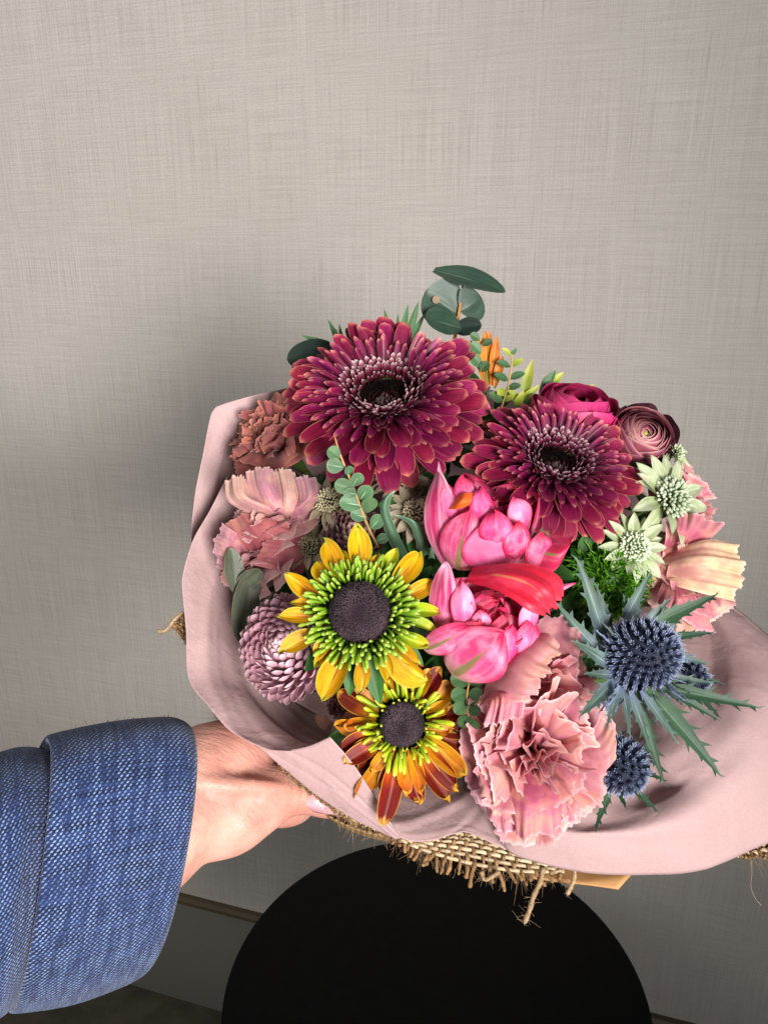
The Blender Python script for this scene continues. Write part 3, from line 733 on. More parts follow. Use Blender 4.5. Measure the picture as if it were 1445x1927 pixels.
M_GER_EYE = plain_mat('gerbera_eye', '#060203', 0.6, 0.4, 8, 0.6, 0.001, col2='#0c0404')
def gerbera(px, py, d, n, Rp, roll, label, seed, tone=1):
    rg = random.Random(seed)
    root = thing('gerbera', label, 'gerbera', frame(px, py, d, n, Rp, roll), 'burgundy gerberas with peach edged petals')
    pr = dict(base=0.45, vm=0.60, p=2.6, q=2.2)
    def var(k, mat, L, W, a, cup, nu=7, nv=9, crease=0.0, prof=pr):
        return [petal('petal', mat, L=L * (0.93 + 0.05 * i), W=W * (0.92 + 0.06 * i), prof=prof, ang=(a[0] + 4 * (i - 1), a[1] + 7 * (i - 1), a[2]), cup=cup, nu=nu, nv=nv, crease=crease, seed=seed * 31 + k * 7 + i, twist=0.12 * (i - 1), side=0.02 * (i - 1)) for i in range(4)]
    rows = [  # count, variants, base radius, z, elevation, jitter
        (31, var(0, M_GER, .66, .215, (8, -26, 0), .16, crease=-.10), .36, -.13, -4, 4),
        (33, var(1, M_GER, .63, .205, (12, -26, 0), .18, crease=-.10), .35, -.08, 2, 4),
        (36, var(2, M_GER, .52, .16, (14, -22, 0), .20, crease=-.06), .34, -.03, 7, 4),
        (54, var(3, M_GER_IN, .45, .08, (16, -20, 0), .35, 5, 8), .33, .0, 10, 5),
        (58, var(4, M_GER_IN, .37, .066, (18, -18, 0), .4, 5, 7), .32, .02, 16, 5),
        (58, var(5, M_GER_IN, .28, .058, (20, -16, 0), .4, 5, 7), .315, .03, 24, 6)]
    for cnt, vs, r0, z0, el, jit in rows:
        off = rg.uniform(0, 6.28)
        for i in range(cnt):
            a = off + 2 * math.pi * (i + rg.uniform(-.22, .22)) / cnt
            M = RZ(a) @ T(r0 * rg.uniform(.96, 1.04), 0, z0) @ RY(-R(el + rg.gauss(0, jit) * .7)) @ RX(R(rg.gauss(0, 13))) @ RZ(R(rg.gauss(0, 4))) @ S(rg.uniform(.88, 1.05))
            inst(root, 'petal', rg.choice(vs), M)
    # pale tipped disc florets standing round the dark eye
    p, uv = petal_pts(L=1, W=.36, prof=dict(base=.5, vm=.7, p=2.2), ang=(0, 16, 0), cup=.5, nu=4, nv=5)
    tv, tf, tu = grid_arrays(p, uv); Ms = []
    for ring_, (cnt, r0, el, L) in enumerate(((56, .325, 42, .16), (52, .295, 54, .15), (46, .262, 68, .14), (40, .23, 84, .105))):
        for i in range(cnt):
            a = 2 * math.pi * (i + rg.uniform(-.3, .3) + ring_ * .5) / cnt
            Ms.append(RZ(a) @ T(r0, 0, .03 - .015 * ring_) @ RY(-R(el + rg.gauss(0, 7))) @ RX(R(rg.gauss(0, 14))) @ S(L * rg.uniform(.75, 1.15)))
    v, f, u = joined(tv, tf, tu, Ms)
    tag(inst(root, 'disc_florets', mesh_of('disc_florets', v, f, u, M_GER_TIP), None), kind='stuff')
    Ms = []
    for cnt, r0, el in ((44, .205, 96), (36, .17, 108), (28, .13, 118), (18, .085, 128), (9, .04, 140)):
        for i in range(cnt):
            a = 2 * math.pi * (i + rg.uniform(-.3, .3)) / cnt
            Ms.append(RZ(a) @ T(r0, 0, -.045) @ RY(-R(el + rg.gauss(0, 9))) @ RX(R(rg.gauss(0, 14))) @ S(.085 * rg.uniform(.7, 1.2)))
    v, f, u = joined(tv, tf, tu, Ms)
    tag(inst(root, 'eye_florets', mesh_of('eye_florets', v, f, u, M_GER_DARK), None), kind='stuff')
    inst(root, 'eye', grid_mesh('eye', dome_pts(.33, .08, 28, 10, -.13, seed, .07), M_GER_EYE), None)
    # green underside
    inst(root, 'calyx', grid_mesh('calyx', dome_pts(.38, -.22, 24, 8, -.08), M_STEM), None)
    stem(root, (0, 0, -.28), .0026)
    return root
gerbera(722, 742, .430, (-.10, .60, .80), 200, 10, 'largest burgundy gerbera, dark eyed with a pale tipped ring, at the top left', 3)
gerbera(1046, 868, .418, (.14, .62, .78), 168, 40, 'smaller burgundy gerbera above the pink tulips, with a whitish fluffy ring', 5)

# ---- rudbeckias
M_RUD = petal_mat('rudbeckia_yellow', [(0.0, '#a87c08'), (0.3, '#d2a20e'), (0.8, '#e0b414'), (1.0, '#b9a024')], edge=('#b3b43a', 0.16, 0.85), vein=('#ab6c06', 0.65, 7), stripe=('#8c4e0a', .18, 0.02, .8, .8), tr=0.2, rand=0.14, tint=('#b8840f', .45), bump=.5)
M_RUDG = petal_mat('rudbeckia_greenish', [(0.0, '#6f9418'), (0.5, '#a9bf22'), (1.0, '#dcc22a')], edge=('#b9cc40', 0.15, 0.6), vein=('#87a01c', 0.4, 6), tr=0.2)
M_RUDO = petal_mat('rudbeckia_rust', [(0.0, '#c08c0c'), (0.22, '#c8800e'), (0.38, '#a8480e'), (0.54, '#6e1a0e'), (1.0, '#5a140e')], edge=('#d69c30', 0.10, 0.9), vein=('#7a1c0e', 0.5, 7), tr=0.15, rand=0.18)
M_RUDO2 = petal_mat('rudbeckia_orange', [(0.0, '#b09a10'), (0.4, '#d29a10'), (0.75, '#c27214'), (1.0, '#943c12')], edge=('#d8a834', 0.14, 0.8), vein=('#b5560e', 0.5, 7), tr=0.18, rand=0.15)
M_FLORET = petal_mat('green_floret', [(0.0, '#46680f'), (0.5, '#6e921c'), (0.9, '#92ac36'), (1.0, '#b9cc70')], rough=.42, tr=.05, rand=.15, bump=.1)
M_FLORETY = petal_mat('yellow_green_floret', [(0.0, '#64800e'), (0.5, '#98ac18'), (0.9, '#bfc62e'), (1.0, '#d8da74')], rough=.42, tr=.05, rand=.15, bump=.1)
M_CONE = plain_mat('dark_velvet_cone', '#1e151b', .85, .15, 6, .2, .002, col2='#2a1d24', spec=.15)
M_HAIR = plain_mat('cone_hairs', '#35252e', .6, .2, 3, .1, .001, col2='#503c46', spec=.6)
M_SEPAL = petal_mat('dark_green_sepal', [(0.0, '#28501c'), (1.0, '#3d7030')], vein=('#1f4216', .5, 8), tr=.1, rand=.15, rough=.5)
def club(name, mat, sides=7):
    zs = np.array([0, .3, .6, .82, .94, 1.0]); rs = np.array([.085, .10, .125, .13, .09, .01])
    ph = np.linspace(0, 2 * np.pi, sides + 1)
    pts = np.stack([np.repeat(zs[:, None], sides + 1, 1), rs[:, None] * np.cos(ph), rs[:, None] * np.sin(ph)], -1)
    pts[:, :, 2] += (0.10 * zs ** 2)[:, None]
    uu, vv = np.meshgrid(np.linspace(0, 1, sides + 1), zs); return grid_mesh(name, pts, mat, np.stack([uu, vv], -1))
def rudbeckia(px, py, d, n, Rp, roll, label, seed, eye=.39, petals=(), floret=None, rows=(), eh=.20, sepals=8, tp=(2.0, 1.25)):
    rg = random.Random(seed)
    root = thing('rudbeckia', label, 'rudbeckia', frame(px, py, d, n, Rp, roll), 'black eyed rudbeckias')
    inst(root, 'cone', grid_mesh('cone', dome_pts(eye, eye * .95, 40, 16, -.02, seed, .006), M_CONE), None)
    # velvet: short hairs lying towards the middle
    Vf = []; Ff = []; Uf = []; k = 0
    for i in range(3000):
        th = math.acos(1 - rg.random() * .72); ph = rg.uniform(0, 6.283)
        c, s_ = math.cos(ph), math.sin(ph)
        p = np.array((eye * math.sin(th) * c, eye * math.sin(th) * s_, eye * .95 * math.cos(th) - .02))
        nr = np.array((math.sin(th) * c, math.sin(th) * s_, math.cos(th) * 1.2)); tn = np.array((-c * math.cos(th), -s_ * math.cos(th), math.sin(th)))
        dr = nr * .30 + tn * 1.0 + np.array([rg.gauss(0, .13) for _ in range(3)]); dr /= np.linalg.norm(dr)
        sd = np.cross(dr, nr); sd /= np.linalg.norm(sd) + 1e-9
        L = .045 * rg.uniform(.6, 1.3) * min(1, .25 + th); w = .0042
        Vf += [p - sd * w, p + sd * w, p + nr * w, p + dr * L]; Ff += [(k, k + 1, k + 3), (k + 1, k + 2, k + 3), (k + 2, k, k + 3)]; Uf += [(0, 0)] * 4; k += 4
    tag(inst(root, 'velvet', mesh_of('velvet', Vf, Ff, Uf, M_HAIR), None), kind='stuff')
    cl = club('floret', floret)
    for cnt, r0, el, L in rows:
        for i in range(cnt):
            a = 2 * math.pi * (i + rg.uniform(-.35, .35)) / cnt
            inst(root, 'floret', cl, RZ(a) @ T(r0 * rg.uniform(.95, 1.06), 0, .0 + rg.uniform(-.02, .03)) @ RY(-R(el + rg.gauss(0, 11))) @ RZ(R(rg.gauss(0, 12))) @ RX(rg.uniform(0, 6)) @ S(L * rg.uniform(.75, 1.2)))
    for mat, ang, L, W, el, cup, r0 in petals:
        me = petal('petal', mat, L=L, W=W, prof=dict(base=.35, vm=.5, p=tp[0], q=tp[1]), ang=(el, rg.uniform(-45, -12), rg.uniform(-10, 20)), cup=cup, nu=9, nv=11, crease=.3, seed=rg.randint(0, 9999), tiprag=.05, twist=rg.uniform(-.6, .6), side=rg.uniform(-.08, .08), ruf=(.012, 1.3, rg.uniform(0, 6)))
        inst(root, 'petal', me, RZ(R(ang)) @ T(r0, 0, -.06 + rg.uniform(-.02, .02)) @ RX(R(rg.gauss(0, 14))))
    for i in range(sepals):
        a = 360 * (i + rg.uniform(-.3, .3)) / sepals + 12
        me = petal('sepal', M_SEPAL, L=rg.uniform(.6, .78), W=.27, prof=dict(base=.5, vm=.35, p=1.6, q=1.2), ang=(-4, -30, 0), cup=.2, nu=7, nv=9, crease=.15, seed=i)
        inst(root, 'sepal', me, RZ(R(a)) @ T(.32, 0, -.17))
    inst(root, 'calyx', grid_mesh('calyx', dome_pts(.42, -.22, 24, 8, -.05), M_SEPAL), None)
    stem(root, (0, 0, -.26), .0022)
    return root
rg = random.Random(7)
pa = []   # (angle, length px) read round the flower
for ang, Lpx, w in ((91, 92, .34), (117, 85, .30), (72, 40, .17), (133, 60, .22), (154, 80, .27), (60, 62, .22), (43, 88, .32), (20, 78, .25), (3, 72, .2), (-12, 68, .2), (168, 55, .18), (183, 74, .24), (205, 82, .27), (-29, 60, .2), (-50, 98, .36), (-62, 60, .2), (222, 40, .2), (-86, 62, .22), (249, 92, .36), (105, 50, .17), (-40, 66, .22), (232, 44, .18)):
    pa.append((M_RUD if ang not in (-12, 3, -29, 60) else M_RUDG, ang, Lpx / 160 * .98, w * .86, rg.uniform(4, 24), rg.uniform(.5, 1.0), .50))
rudbeckia(677, 1153, .362, (-.05, .34, .94), 164, 0, 'yellow rudbeckia with dark velvet eye inside a broad lime green ring', 3, .36, pa, M_FLORET,
          ((40, .355, 62, .16), (46, .40, 50, .18), (48, .445, 36, .19), (44, .49, 20, .18), (24, .53, 8, .18)), sepals=9)
pb = []
for k, ang in enumerate((-98, -118, -80, -62, -48, -35, -20, -5, 12, 30, 52, 75, 98, 120, 140, 158, 172, 188, 203, 218, 232, 245, 258)):
    long_ = 1.0 if -130 < ang < -30 else .74
    if ang in (158, 172, 188, 203): long_ = .86
    pb.append((M_RUDO if k % 4 != 1 else M_RUDO2, ang, (.86 if ang == -98 else .66) * long_ * rg.uniform(.9, 1.08), .24 * rg.uniform(.85, 1.2), rg.uniform(-2, 12), rg.uniform(.15, .45), .30))
    if k % 2 == 0: pb.append((M_RUDO2, ang + 8, .48 * long_ * rg.uniform(.85, 1.1), .17, rg.uniform(8, 20), .4, .30))
rudbeckia(756, 1362, .376, (-.02, .22, .97), 162, 0, 'rust and orange rudbeckia with small dark eye below the yellow one', 9, .265, pb, M_FLORETY,
          ((20, .24, 62, .13), (22, .28, 42, .17), (22, .32, 26, .20), (12, .34, 10, .24)), sepals=6, tp=(3.2, 1.7))

# ---- carnations
def carn_mat(name, base, mid, tip, edge, tint, rough=.6):
    return petal_mat(name, [(0.0, base), (0.4, mid), (0.85, tip), (1.0, tip)], edge=(edge, .06, .5), vein=(mid, .5, 14), tint=tint, rough=rough, tr=.25, rand=.10, bump=.35, sheen=.15)
M_CP = carn_mat('carnation_pink', '#9a3850', '#c45c78', '#d98c9a', '#f4dcdc', ('#d8a080', .55))
M_CB = carn_mat('carnation_dusky', '#6a222c', '#8f3e46', '#ab5f5c', '#cb8f7c', ('#a9704e', .5))
M_CS = carn_mat('carnation_shell', '#9a4c60', '#b87284', '#cc969e', '#e8ccc4', ('#d4ac94', .5))
M_CSL = carn_mat('carnation_pale', '#a8606c', '#cc8f92', '#dcb0a4', '#f0d6cc', ('#e2bda4', .5))
M_CY = carn_mat('carnation_cream_pink', '#a43a58', '#cc6a84', '#dc949c', '#efd0d0', ('#e6cba6', .7))
M_CP2 = carn_mat('carnation_apricot', '#a85668', '#c77c86', '#d09684', '#ecccc0', ('#c68a9a', .55))
M_CRS = carn_mat('carnation_rose', '#8e3c4a', '#aa5462', '#b06668', '#cc8c84', ('#bc8072', .4))
M_CRM = carn_mat('carnation_cream', '#b85a6c', '#d4908a', '#dfbc94', '#f0dcca', ('#e6cfa4', .6))
fan_cache = {}
def fans(mat):
    if mat.name not in fan_cache:
        sets = []
        for k, (a0, a1, amp, sp, fr, serr) in enumerate(((58, -70, .045, 46, 1.3, .05), (72, -58, .060, 46, 1.7, .05), (83, -42, .085, 42, 2.0, .05), (92, -26, .10, 38, 2.3, .05), (98, -8, .10, 34, 2.4, .05))):
            sets.append([])
            for i in range(4):
                p, uv = fan_pts(a0=a0 + 5 * (i - 1.5), a1=a1, amp=amp, spread=sp + 3 * (i - 1.5), freq=fr, serr=serr, teeth=15, seed=k * 17 + i * 3 + len(mat.name))
                sets[-1].append(grid_mesh('petal', p, mat, uv))
        fan_cache[mat.name] = sets
    return fan_cache[mat.name]
def carnation(px, py, d, n, Rp, roll, label, seed, mat, counts=(7, 7, 6, 5, 4), scl=(1.0, .98, .93, .84, .74), squash=1.0):
    rg = random.Random(seed)
    root = thing('carnation', label, 'carnation', frame(px, py, d, n, Rp, roll) @ Matrix.Diagonal((1, squash, 1, 1)), 'ruffled carnations')
    fs = fans(mat)
    for k, (cnt, sc) in enumerate(zip(counts, scl)):
        off = rg.uniform(0, 6)
        for i in range(cnt):
            a = off + 2 * math.pi * (i + rg.uniform(-.3, .3)) / cnt
            M = RZ(a) @ T(.03, 0, -.62) @ RX(R(rg.gauss(0, 10))) @ RY(R(rg.gauss(0, 6))) @ S(sc * rg.uniform(.9, 1.06))
            inst(root, 'petal', rg.choice(fs[k]), M)
    zz = np.linspace(0, 1, 8); pts = [(0, 0, -1.35 + .72 * t) for t in zz]
    inst(root, 'calyx', tube('calyx', pts, .05 + .13 * zz ** .6, M_STEM, 12), None)
    stem(root, (0, 0, -1.33), .0022)
    return root
cb1 = carnation(1012, 1425, .366, (.06, .02, 1.0), 142, 15, 'big salmon pink ruffled carnation lowest in the bouquet', 4, M_CP, squash=1.12)
cb2 = carnation(1010, 1268, .385, (.05, .62, .78), 116, 70, 'pink and apricot carnation tucked just under the lower tulip', 6, M_CP)
cr1 = carnation(1308, 1078, .425, (.40, .35, .85), 98, 20, 'cream and pink carnation above the thistle on the right', 8, M_CY, (8, 7, 5, 4, 2))
carnation(1285, 935, .452, (.55, .5, .67), 82, 50, 'rosy carnation half hidden behind the white star flowers', 10, M_CP, (7, 6, 5, 3, 2))
carnation(505, 815, .462, (-.50, .55, .68), 92, 0, 'dusky brown pink carnation under the edge of the large gerbera', 12, M_CB)
cl2 = carnation(525, 955, .440, (-.30, .80, .50), 92, 35, 'pale shell pink carnation with upright petals on the left', 14, M_CS, (6, 7, 8, 8, 6), (.92, .95, .95, .9, .8))
cl3 = carnation(480, 1030, .440, (-.50, .42, .76), 88, 80, 'lowest dusky rose carnation on the left beside the paper', 16, M_CS, (7, 6, 4, 2, 1))

def frill(root, rows, nu, nv, mat, teeth=16, amp=.10, ruf=.0012, seed=0, label=None):
    """broad petal over given places, its far edge (last row) toothed and ruffled"""
    rg = np.random.default_rng(seed); g = patch(rows, nu, nv); v = np.linspace(0, 1, nv)[:, None, None]; u = np.linspace(0, 1, nu)
    saw = np.abs(((u * teeth + rg.uniform(-.2, .2, nu)) % 1) - .5) * 2 * rg.uniform(.6, 1.2, nu)
    dv = g[-1] - g[-3]; Ld = np.linalg.norm(dv, axis=1)[:, None] + 1e-9; span = np.linalg.norm(g[-1] - g[0], axis=1)[:, None]
    g = g + (dv / Ld * span * amp * (saw - .5)[:, None])[None] * v ** 5
    du = np.gradient(g, axis=1); d2 = np.gradient(g, axis=0); n = np.cross(du, d2); n /= np.linalg.norm(n, axis=2)[..., None] + 1e-12
    g = g + n * ruf * v ** 2 * (np.sin(2 * np.pi * (3.1 * u + rg.random())) + .6 * np.sin(2 * np.pi * (7.3 * u + rg.random())))[None, :, None]
    A = np.array(root.matrix_basis.inverted())
    return put('petal', grid_mesh('petal', g @ A[:3, :3].T + A[:3, 3], mat), root, label=label)
# ---- double tulips
M_TU = petal_mat('tulip_pink', [(0.0, '#e0cdb8'), (0.2, '#f0b4cc'), (0.5, '#ec70aa'), (0.8, '#e23c80'), (1.0, '#d81c5a')], edge=('#d81a54', .25, .8), vein=('#fbd3e2', .6, 9), stripe=('#9fae5e', .16, .02, .72), tr=.28, rand=.08, rough=.38, tint=('#f6c4d6', .45))
M_TUI = petal_mat('tulip_inner_pink', [(0.0, '#b82058'), (0.4, '#e65e9a'), (0.75, '#f090bc'), (1.0, '#e03070')], edge=('#d61a54', .16, .8), vein=('#ec84b0', .45, 9), tr=.28, rand=.1, rough=.38, tint=('#f0a4c4', .3))
M_TUR = petal_mat('tulip_red', [(0.0, '#c8204a'), (0.5, '#e62a48'), (1.0, '#e8384e')], vein=('#d01c40', .3, 10), stripe=('#c9965c', .12, .15, .8, .55), tr=.25, rand=.02, rough=.45, tint=('#e8506e', .4))
M_TUP = petal_mat('tulip_plain_pink', [(0.0, '#d07094'), (0.4, '#d23a76'), (0.8, '#d4306e'), (1.0, '#e07ca0')], edge=('#eba4bc', .35, .6), vein=('#f4b6cc', .5, 7), tr=.25, rand=.02, rough=.38)
M_TUF = petal_mat('tulip_red_flame', [(0.0, '#c23a60'), (0.5, '#d81e50'), (1.0, '#da1c4a')], edge=('#e0406a', .15, .6), vein=('#e87a98', .5, 8), stripe=('#7d8a44', .12, .0, .5), tr=.2, rand=.02)
M_TUL = petal_mat('tulip_lobe', [(0.0, '#b82060'), (0.35, '#d83c80'), (0.72, '#e0609c'), (1.0, '#d0205c')], edge=('#cc1850', .36, .9), vein=('#d02c70', .6, 11), stripe=('#a85a60', .06, .3, .95, .5), tr=.25, rand=.14, rough=.5, tint=('#f0acca', .38), bump=.5)
M_TULG = petal_mat('tulip_flamed_lobe', [(0.0, '#b0906c'), (0.3, '#d85a8c'), (0.8, '#d42c6c'), (1.0, '#c8184c')], edge=('#cc1c50', .26, .7), vein=('#e890b4', .5, 11), stripe=('#737c3a', .24, .0, .85, .85), tr=.22, rand=.05, rough=.42, tint=('#f2b4cc', .35))
M_TUO = petal_mat('tulip_orange', [(0.0, '#e05a1c'), (1.0, '#f0702c')], vein=('#e2481a', .4, 8), tr=.2, rand=.02)
M_TUG = petal_mat('tulip_flame', [(0.0, '#8a9b52'), (0.35, '#e27f9c'), (1.0, '#d8305e')], stripe=('#8d9f50', .32, .0, .8), vein=('#e890ac', .4, 8), tr=.2, rand=.02)
def tulip(px, py, d, n, Rp, roll, label, seed, opening=1.0, squash=1.0):
    rg = random.Random(seed)
    root = thing('double_tulip', label, 'tulip', frame(px, py, d, n, Rp, roll) @ Matrix.Diagonal((1, squash, 1, 1)), 'double pink tulips')
    pr = dict(base=.5, vm=.45, p=2.3, q=1.5)
    layers = ((6, 1.72, 1.3, (6, 100 * opening, 0), .95, M_TU, .03), (6, 1.78, 1.0, (16, 122 * opening, 0), .9, M_TU, .05), (6, 1.66, .82, (30, 124 * opening, 0), .85, M_TUI, .07), (6, 1.4, .66, (46, 100, 0), .8, M_TUI, .08), (4, 1.1, .5, (60, 60, 0), .6, M_TUI, .08))
    for k, (cnt, L, W, an, cup, mat, rag) in enumerate(layers):
        off = rg.uniform(0, 6)
        vs = [petal('petal', mat, L=L * rg.uniform(.92, 1.05), W=W * rg.uniform(.92, 1.08), prof=pr, ang=(an[0], an[1] * rg.uniform(.9, 1.06), 0), cup=cup * .55, nu=13, nv=15, seed=seed * 9 + k * 5 + i, tiprag=rag, ruf=(.05 + .03 * k, .9, i), crease=.06) for i in range(3)]
        for i in range(cnt):
            a = off + 2 * math.pi * (i + rg.uniform(-.15, .15)) / cnt
            inst(root, 'petal', rg.choice(vs), RZ(a) @ T(.06, 0, -.92 + .04 * k) @ RX(R(rg.gauss(0, 7))) @ RY(R(rg.gauss(0, 4))))
    inst(root, 'pistil', tube('pistil', [(0, 0, -.9), (0, 0, -.4), (0, .02, -.1), (0, .02, -.04)], [.1, .12, .13, .05], M_STEM, 8), None)
    stem(root, (0, 0, -.92), .003)
    return root
def local_patch(root, name, rows, nu, nv, mat, label=None):
    inv = root.matrix_basis.inverted()
    g = patch(rows, nu, nv); A = np.array(inv)
    return put(name, grid_mesh(name, g @ A[:3, :3].T + A[:3, 3], mat), root, label=label)
ta = tulip(915, 985, .392, (-.02, .66, .75), 112, 20, 'upper double pink tulip with an orange petal tip, under the gerbera', 21)
tb = tulip(912, 1168, .368, (.06, .50, .86), 104, 0, 'lower double pink tulip with a glossy red petal folded over it', 33)
# patch rows run along the petal (v) with the columns across it (u)
frill(tb, [[(878, 1096, .370), (882, 1082, .366), (890, 1068, .370)], [(925, 1108, .356), (936, 1082, .3505), (948, 1061, .358)], [(962, 1126, .348), (984, 1094, .3435), (1006, 1064, .354)], [(994, 1148, .345), (1022, 1118, .3405), (1052, 1088, .353)], [(1024, 1158, .350), (1040, 1146, .347), (1056, 1122, .353)]], 24, 24, M_TUR, 7, .06, .0013, 3, 'red petal folded over the top')
local_patch(tb, 'petal', [[(1030, 1120, .362), (1036, 1110, .360), (1042, 1100, .362)], [(1046, 1118, .358), (1052, 1108, .356), (1058, 1099, .358)], [(1082, 1099, .356), (1083, 1098, .356), (1085, 1096, .356)]], 7, 10, M_TUI)

local_patch(ta, 'petal', [[(1000, 1062, .380), (1020, 1040, .372), (1036, 1005, .380)], [(1030, 1078, .374), (1050, 1045, .366), (1066, 1010, .374)], [(1052, 1064, .372), (1066, 1036, .367), (1078, 1008, .372)], [(1078, 1012, .370), (1080, 1008, .370), (1081, 1003, .370)]], 11, 12, M_TUF, 'outer petal with a green flame standing off to the right')
local_patch(ta, 'petal', [[(843, 958, .372), (852, 950, .369), (856, 938, .372)], [(862, 958, .366), (868, 944, .362), (872, 928, .366)], [(884, 950, .366), (888, 940, .364), (890, 928, .367)]], 7, 8, M_TUO, 'orange petal tip')
def lobe(root, base, tip, W, mat, nrm=(0, .2, 1), bow=38, cup=-.45, seed=0, label=None):
    """rounded petal bulging outward, its tip curling back in"""
    a, b = P(*base), P(*tip); Ln = (b - a).length
    x = (b - a).normalized(); z = CV(*nrm); z = (z - x * z.dot(x)).normalized(); y = z.cross(x)
    M = Matrix.Translation(a) @ Matrix((x, y, z)).transposed().to_4x4() @ S(Ln * 1.08)
    me = petal('petal', mat, L=1, W=W, prof=dict(base=.5, vm=.5, p=2.0, q=1.4), ang=(bow, -2.1 * bow, 0), cup=cup, nu=17, nv=18, seed=seed, tiprag=.05, ruf=(.06, 1.1, seed), crease=-.05, twist=.1 * math.sin(seed * 2.3))
    return put('petal', me, root, root.matrix_basis.inverted() @ M, label)
for k, (b, t, W, m, nr) in enumerate((((848, 1070, .388), (822, 888, .374), .33, M_TUP, (-.45, .1, .9)), ((862, 1072, .382), (882, 965, .364), .62, M_TULG, (-.2, .2, 1)), ((925, 1074, .380), (922, 985, .360), .85, M_TUI, (0, .2, 1)),
        ((882, 985, .374), (872, 897, .370), .52, M_TUL, (-.2, .5, .9)), ((905, 1000, .370), (906, 918, .365), .52, M_TUL, (0, .5, .9)), ((932, 1035, .368), (932, 960, .359), .72, M_TUL, (0, .4, .9)), ((968, 1052, .370), (974, 986, .362), .75, M_TUL, (.2, .4, .9)),
        ((1003, 1070, .376), (1022, 1004, .369), .75, M_TUL, (.4, .3, .9)), ((985, 1000, .376), (968, 935, .371), .7, M_TUI, (.1, .6, .8)), ((850, 985, .376), (842, 915, .372), .5, M_TUI, (-.3, .4, .9)))):
    lobe(ta, b, t, W, m, nr, 30 + 6 * (k % 3), -.26, 60 + k)
for k, (b, t, W, m, nr) in enumerate((((836, 1190, .367), (836, 1066, .359), .40, M_TUP, (-.4, .2, .9)), ((852, 1270, .364), (942, 1196, .3455), .78, M_TULG, (0, 0, 1)), ((958, 1266, .364), (1006, 1166, .353), .55, M_TUL, (.4, .1, .9)), ((930, 1262, .359), (966, 1182, .349), .52, M_TUL, (.2, .1, 1)),
        ((798, 1222, .364), (884, 1180, .351), .46, M_TULG, (-.1, -.1, 1)), ((878, 1190, .360), (866, 1092, .355), .42, M_TUI, (-.2, .4, .9)), ((905, 1200, .357), (905, 1152, .352), .7, M_TUI, (0, .4, .9)), ((985, 1200, .358), (998, 1130, .353), .5, M_TUI, (.4, .4, .9)))):
    lobe(tb, b, t, W, m, nr, 28 + 6 * (k % 3), -.26, 80 + k)

# upper wrap petals of the double carnation
frill(cb2, [[(905, 1318, .372), (930, 1250, .366), (985, 1195, .372)], [(945, 1318, .358), (975, 1245, .350), (1025, 1190, .358)], [(978, 1322, .352), (1005, 1262, .346), (1042, 1200, .352)], [(1000, 1318, .354), (1028, 1268, .349), (1056, 1212, .354)]], 48, 18, M_CP2, 15, .07, .0018, 1, 'broad apricot pink outer petal folded up towards the tulip')
frill(cb2, [[(900, 1330, .372), (925, 1300, .366), (975, 1290, .366)], [(915, 1325, .360), (945, 1310, .354), (990, 1300, .358)], [(905, 1368, .356), (938, 1362, .351), (985, 1348, .355)]], 40, 14, M_CP, 13, .09, .0022, 2)
frill(cb2, [[(985, 1230, .384), (1035, 1225, .382), (1085, 1260, .384)], [(985, 1185, .372), (1045, 1170, .368), (1092, 1215, .372)], [(1000, 1172, .366), (1050, 1160, .362), (1095, 1195, .366)]], 34, 12, M_CS, 9, .05, .0010, 3, 'dull mauve petal with a cream rim at the top')
# lower carnation: broad pale outer petals hanging towards the paper
frill(cb1, [[(945, 1430, .372), (1000, 1450, .364), (1060, 1440, .370)], [(925, 1500, .364), (1000, 1520, .352), (1075, 1495, .360)], [(935, 1560, .364), (1000, 1578, .354), (1080, 1545, .360)]], 48, 18, M_CP, 14, .06, .0022, 4, 'large outer petal along the bottom edge')
frill(cb1, [[(1070, 1390, .372), (1090, 1430, .364), (1080, 1470, .370)], [(1115, 1370, .366), (1140, 1430, .358), (1105, 1500, .364)], [(1130, 1345, .366), (1160, 1400, .360), (1112, 1520, .364)]], 36, 14, M_CP2, 13, .07, .0010, 5)
frill(cb1, [[(940, 1420, .372), (960, 1470, .364), (985, 1500, .368)], [(900, 1440, .366), (930, 1510, .358), (965, 1545, .364)], [(892, 1450, .366), (920, 1530, .360), (945, 1590, .364)]], 36, 14, M_CY, 12, .06, .0010, 6)
# broad cream petals of the right carnation
frill(cr1, [[(1232, 1092, .420), (1240, 1066, .415), (1258, 1040, .420)], [(1305, 1112, .408), (1318, 1062, .400), (1325, 1016, .410)], [(1380, 1130, .412), (1400, 1076, .405), (1382, 1022, .414)]], 44, 18, M_CRM, 13, .05, .0016, 21, 'broad cream petal opening to the right')
frill(cr1, [[(1240, 1060, .424), (1265, 1042, .420), (1295, 1048, .424)], [(1252, 1015, .416), (1290, 1000, .411), (1335, 1015, .416)], [(1255, 985, .420), (1300, 965, .416), (1362, 988, .420)]], 40, 16, M_CP, 12, .06, .0016, 22)
frill(cr1, [[(1290, 1090, .420), (1270, 1090, .416), (1250, 1085, .420)], [(1310, 1125, .411), (1275, 1125, .406), (1240, 1110, .411)], [(1320, 1150, .414), (1275, 1148, .411), (1228, 1135, .415)]], 36, 14, M_CP, 10, .08, .0016, 23)
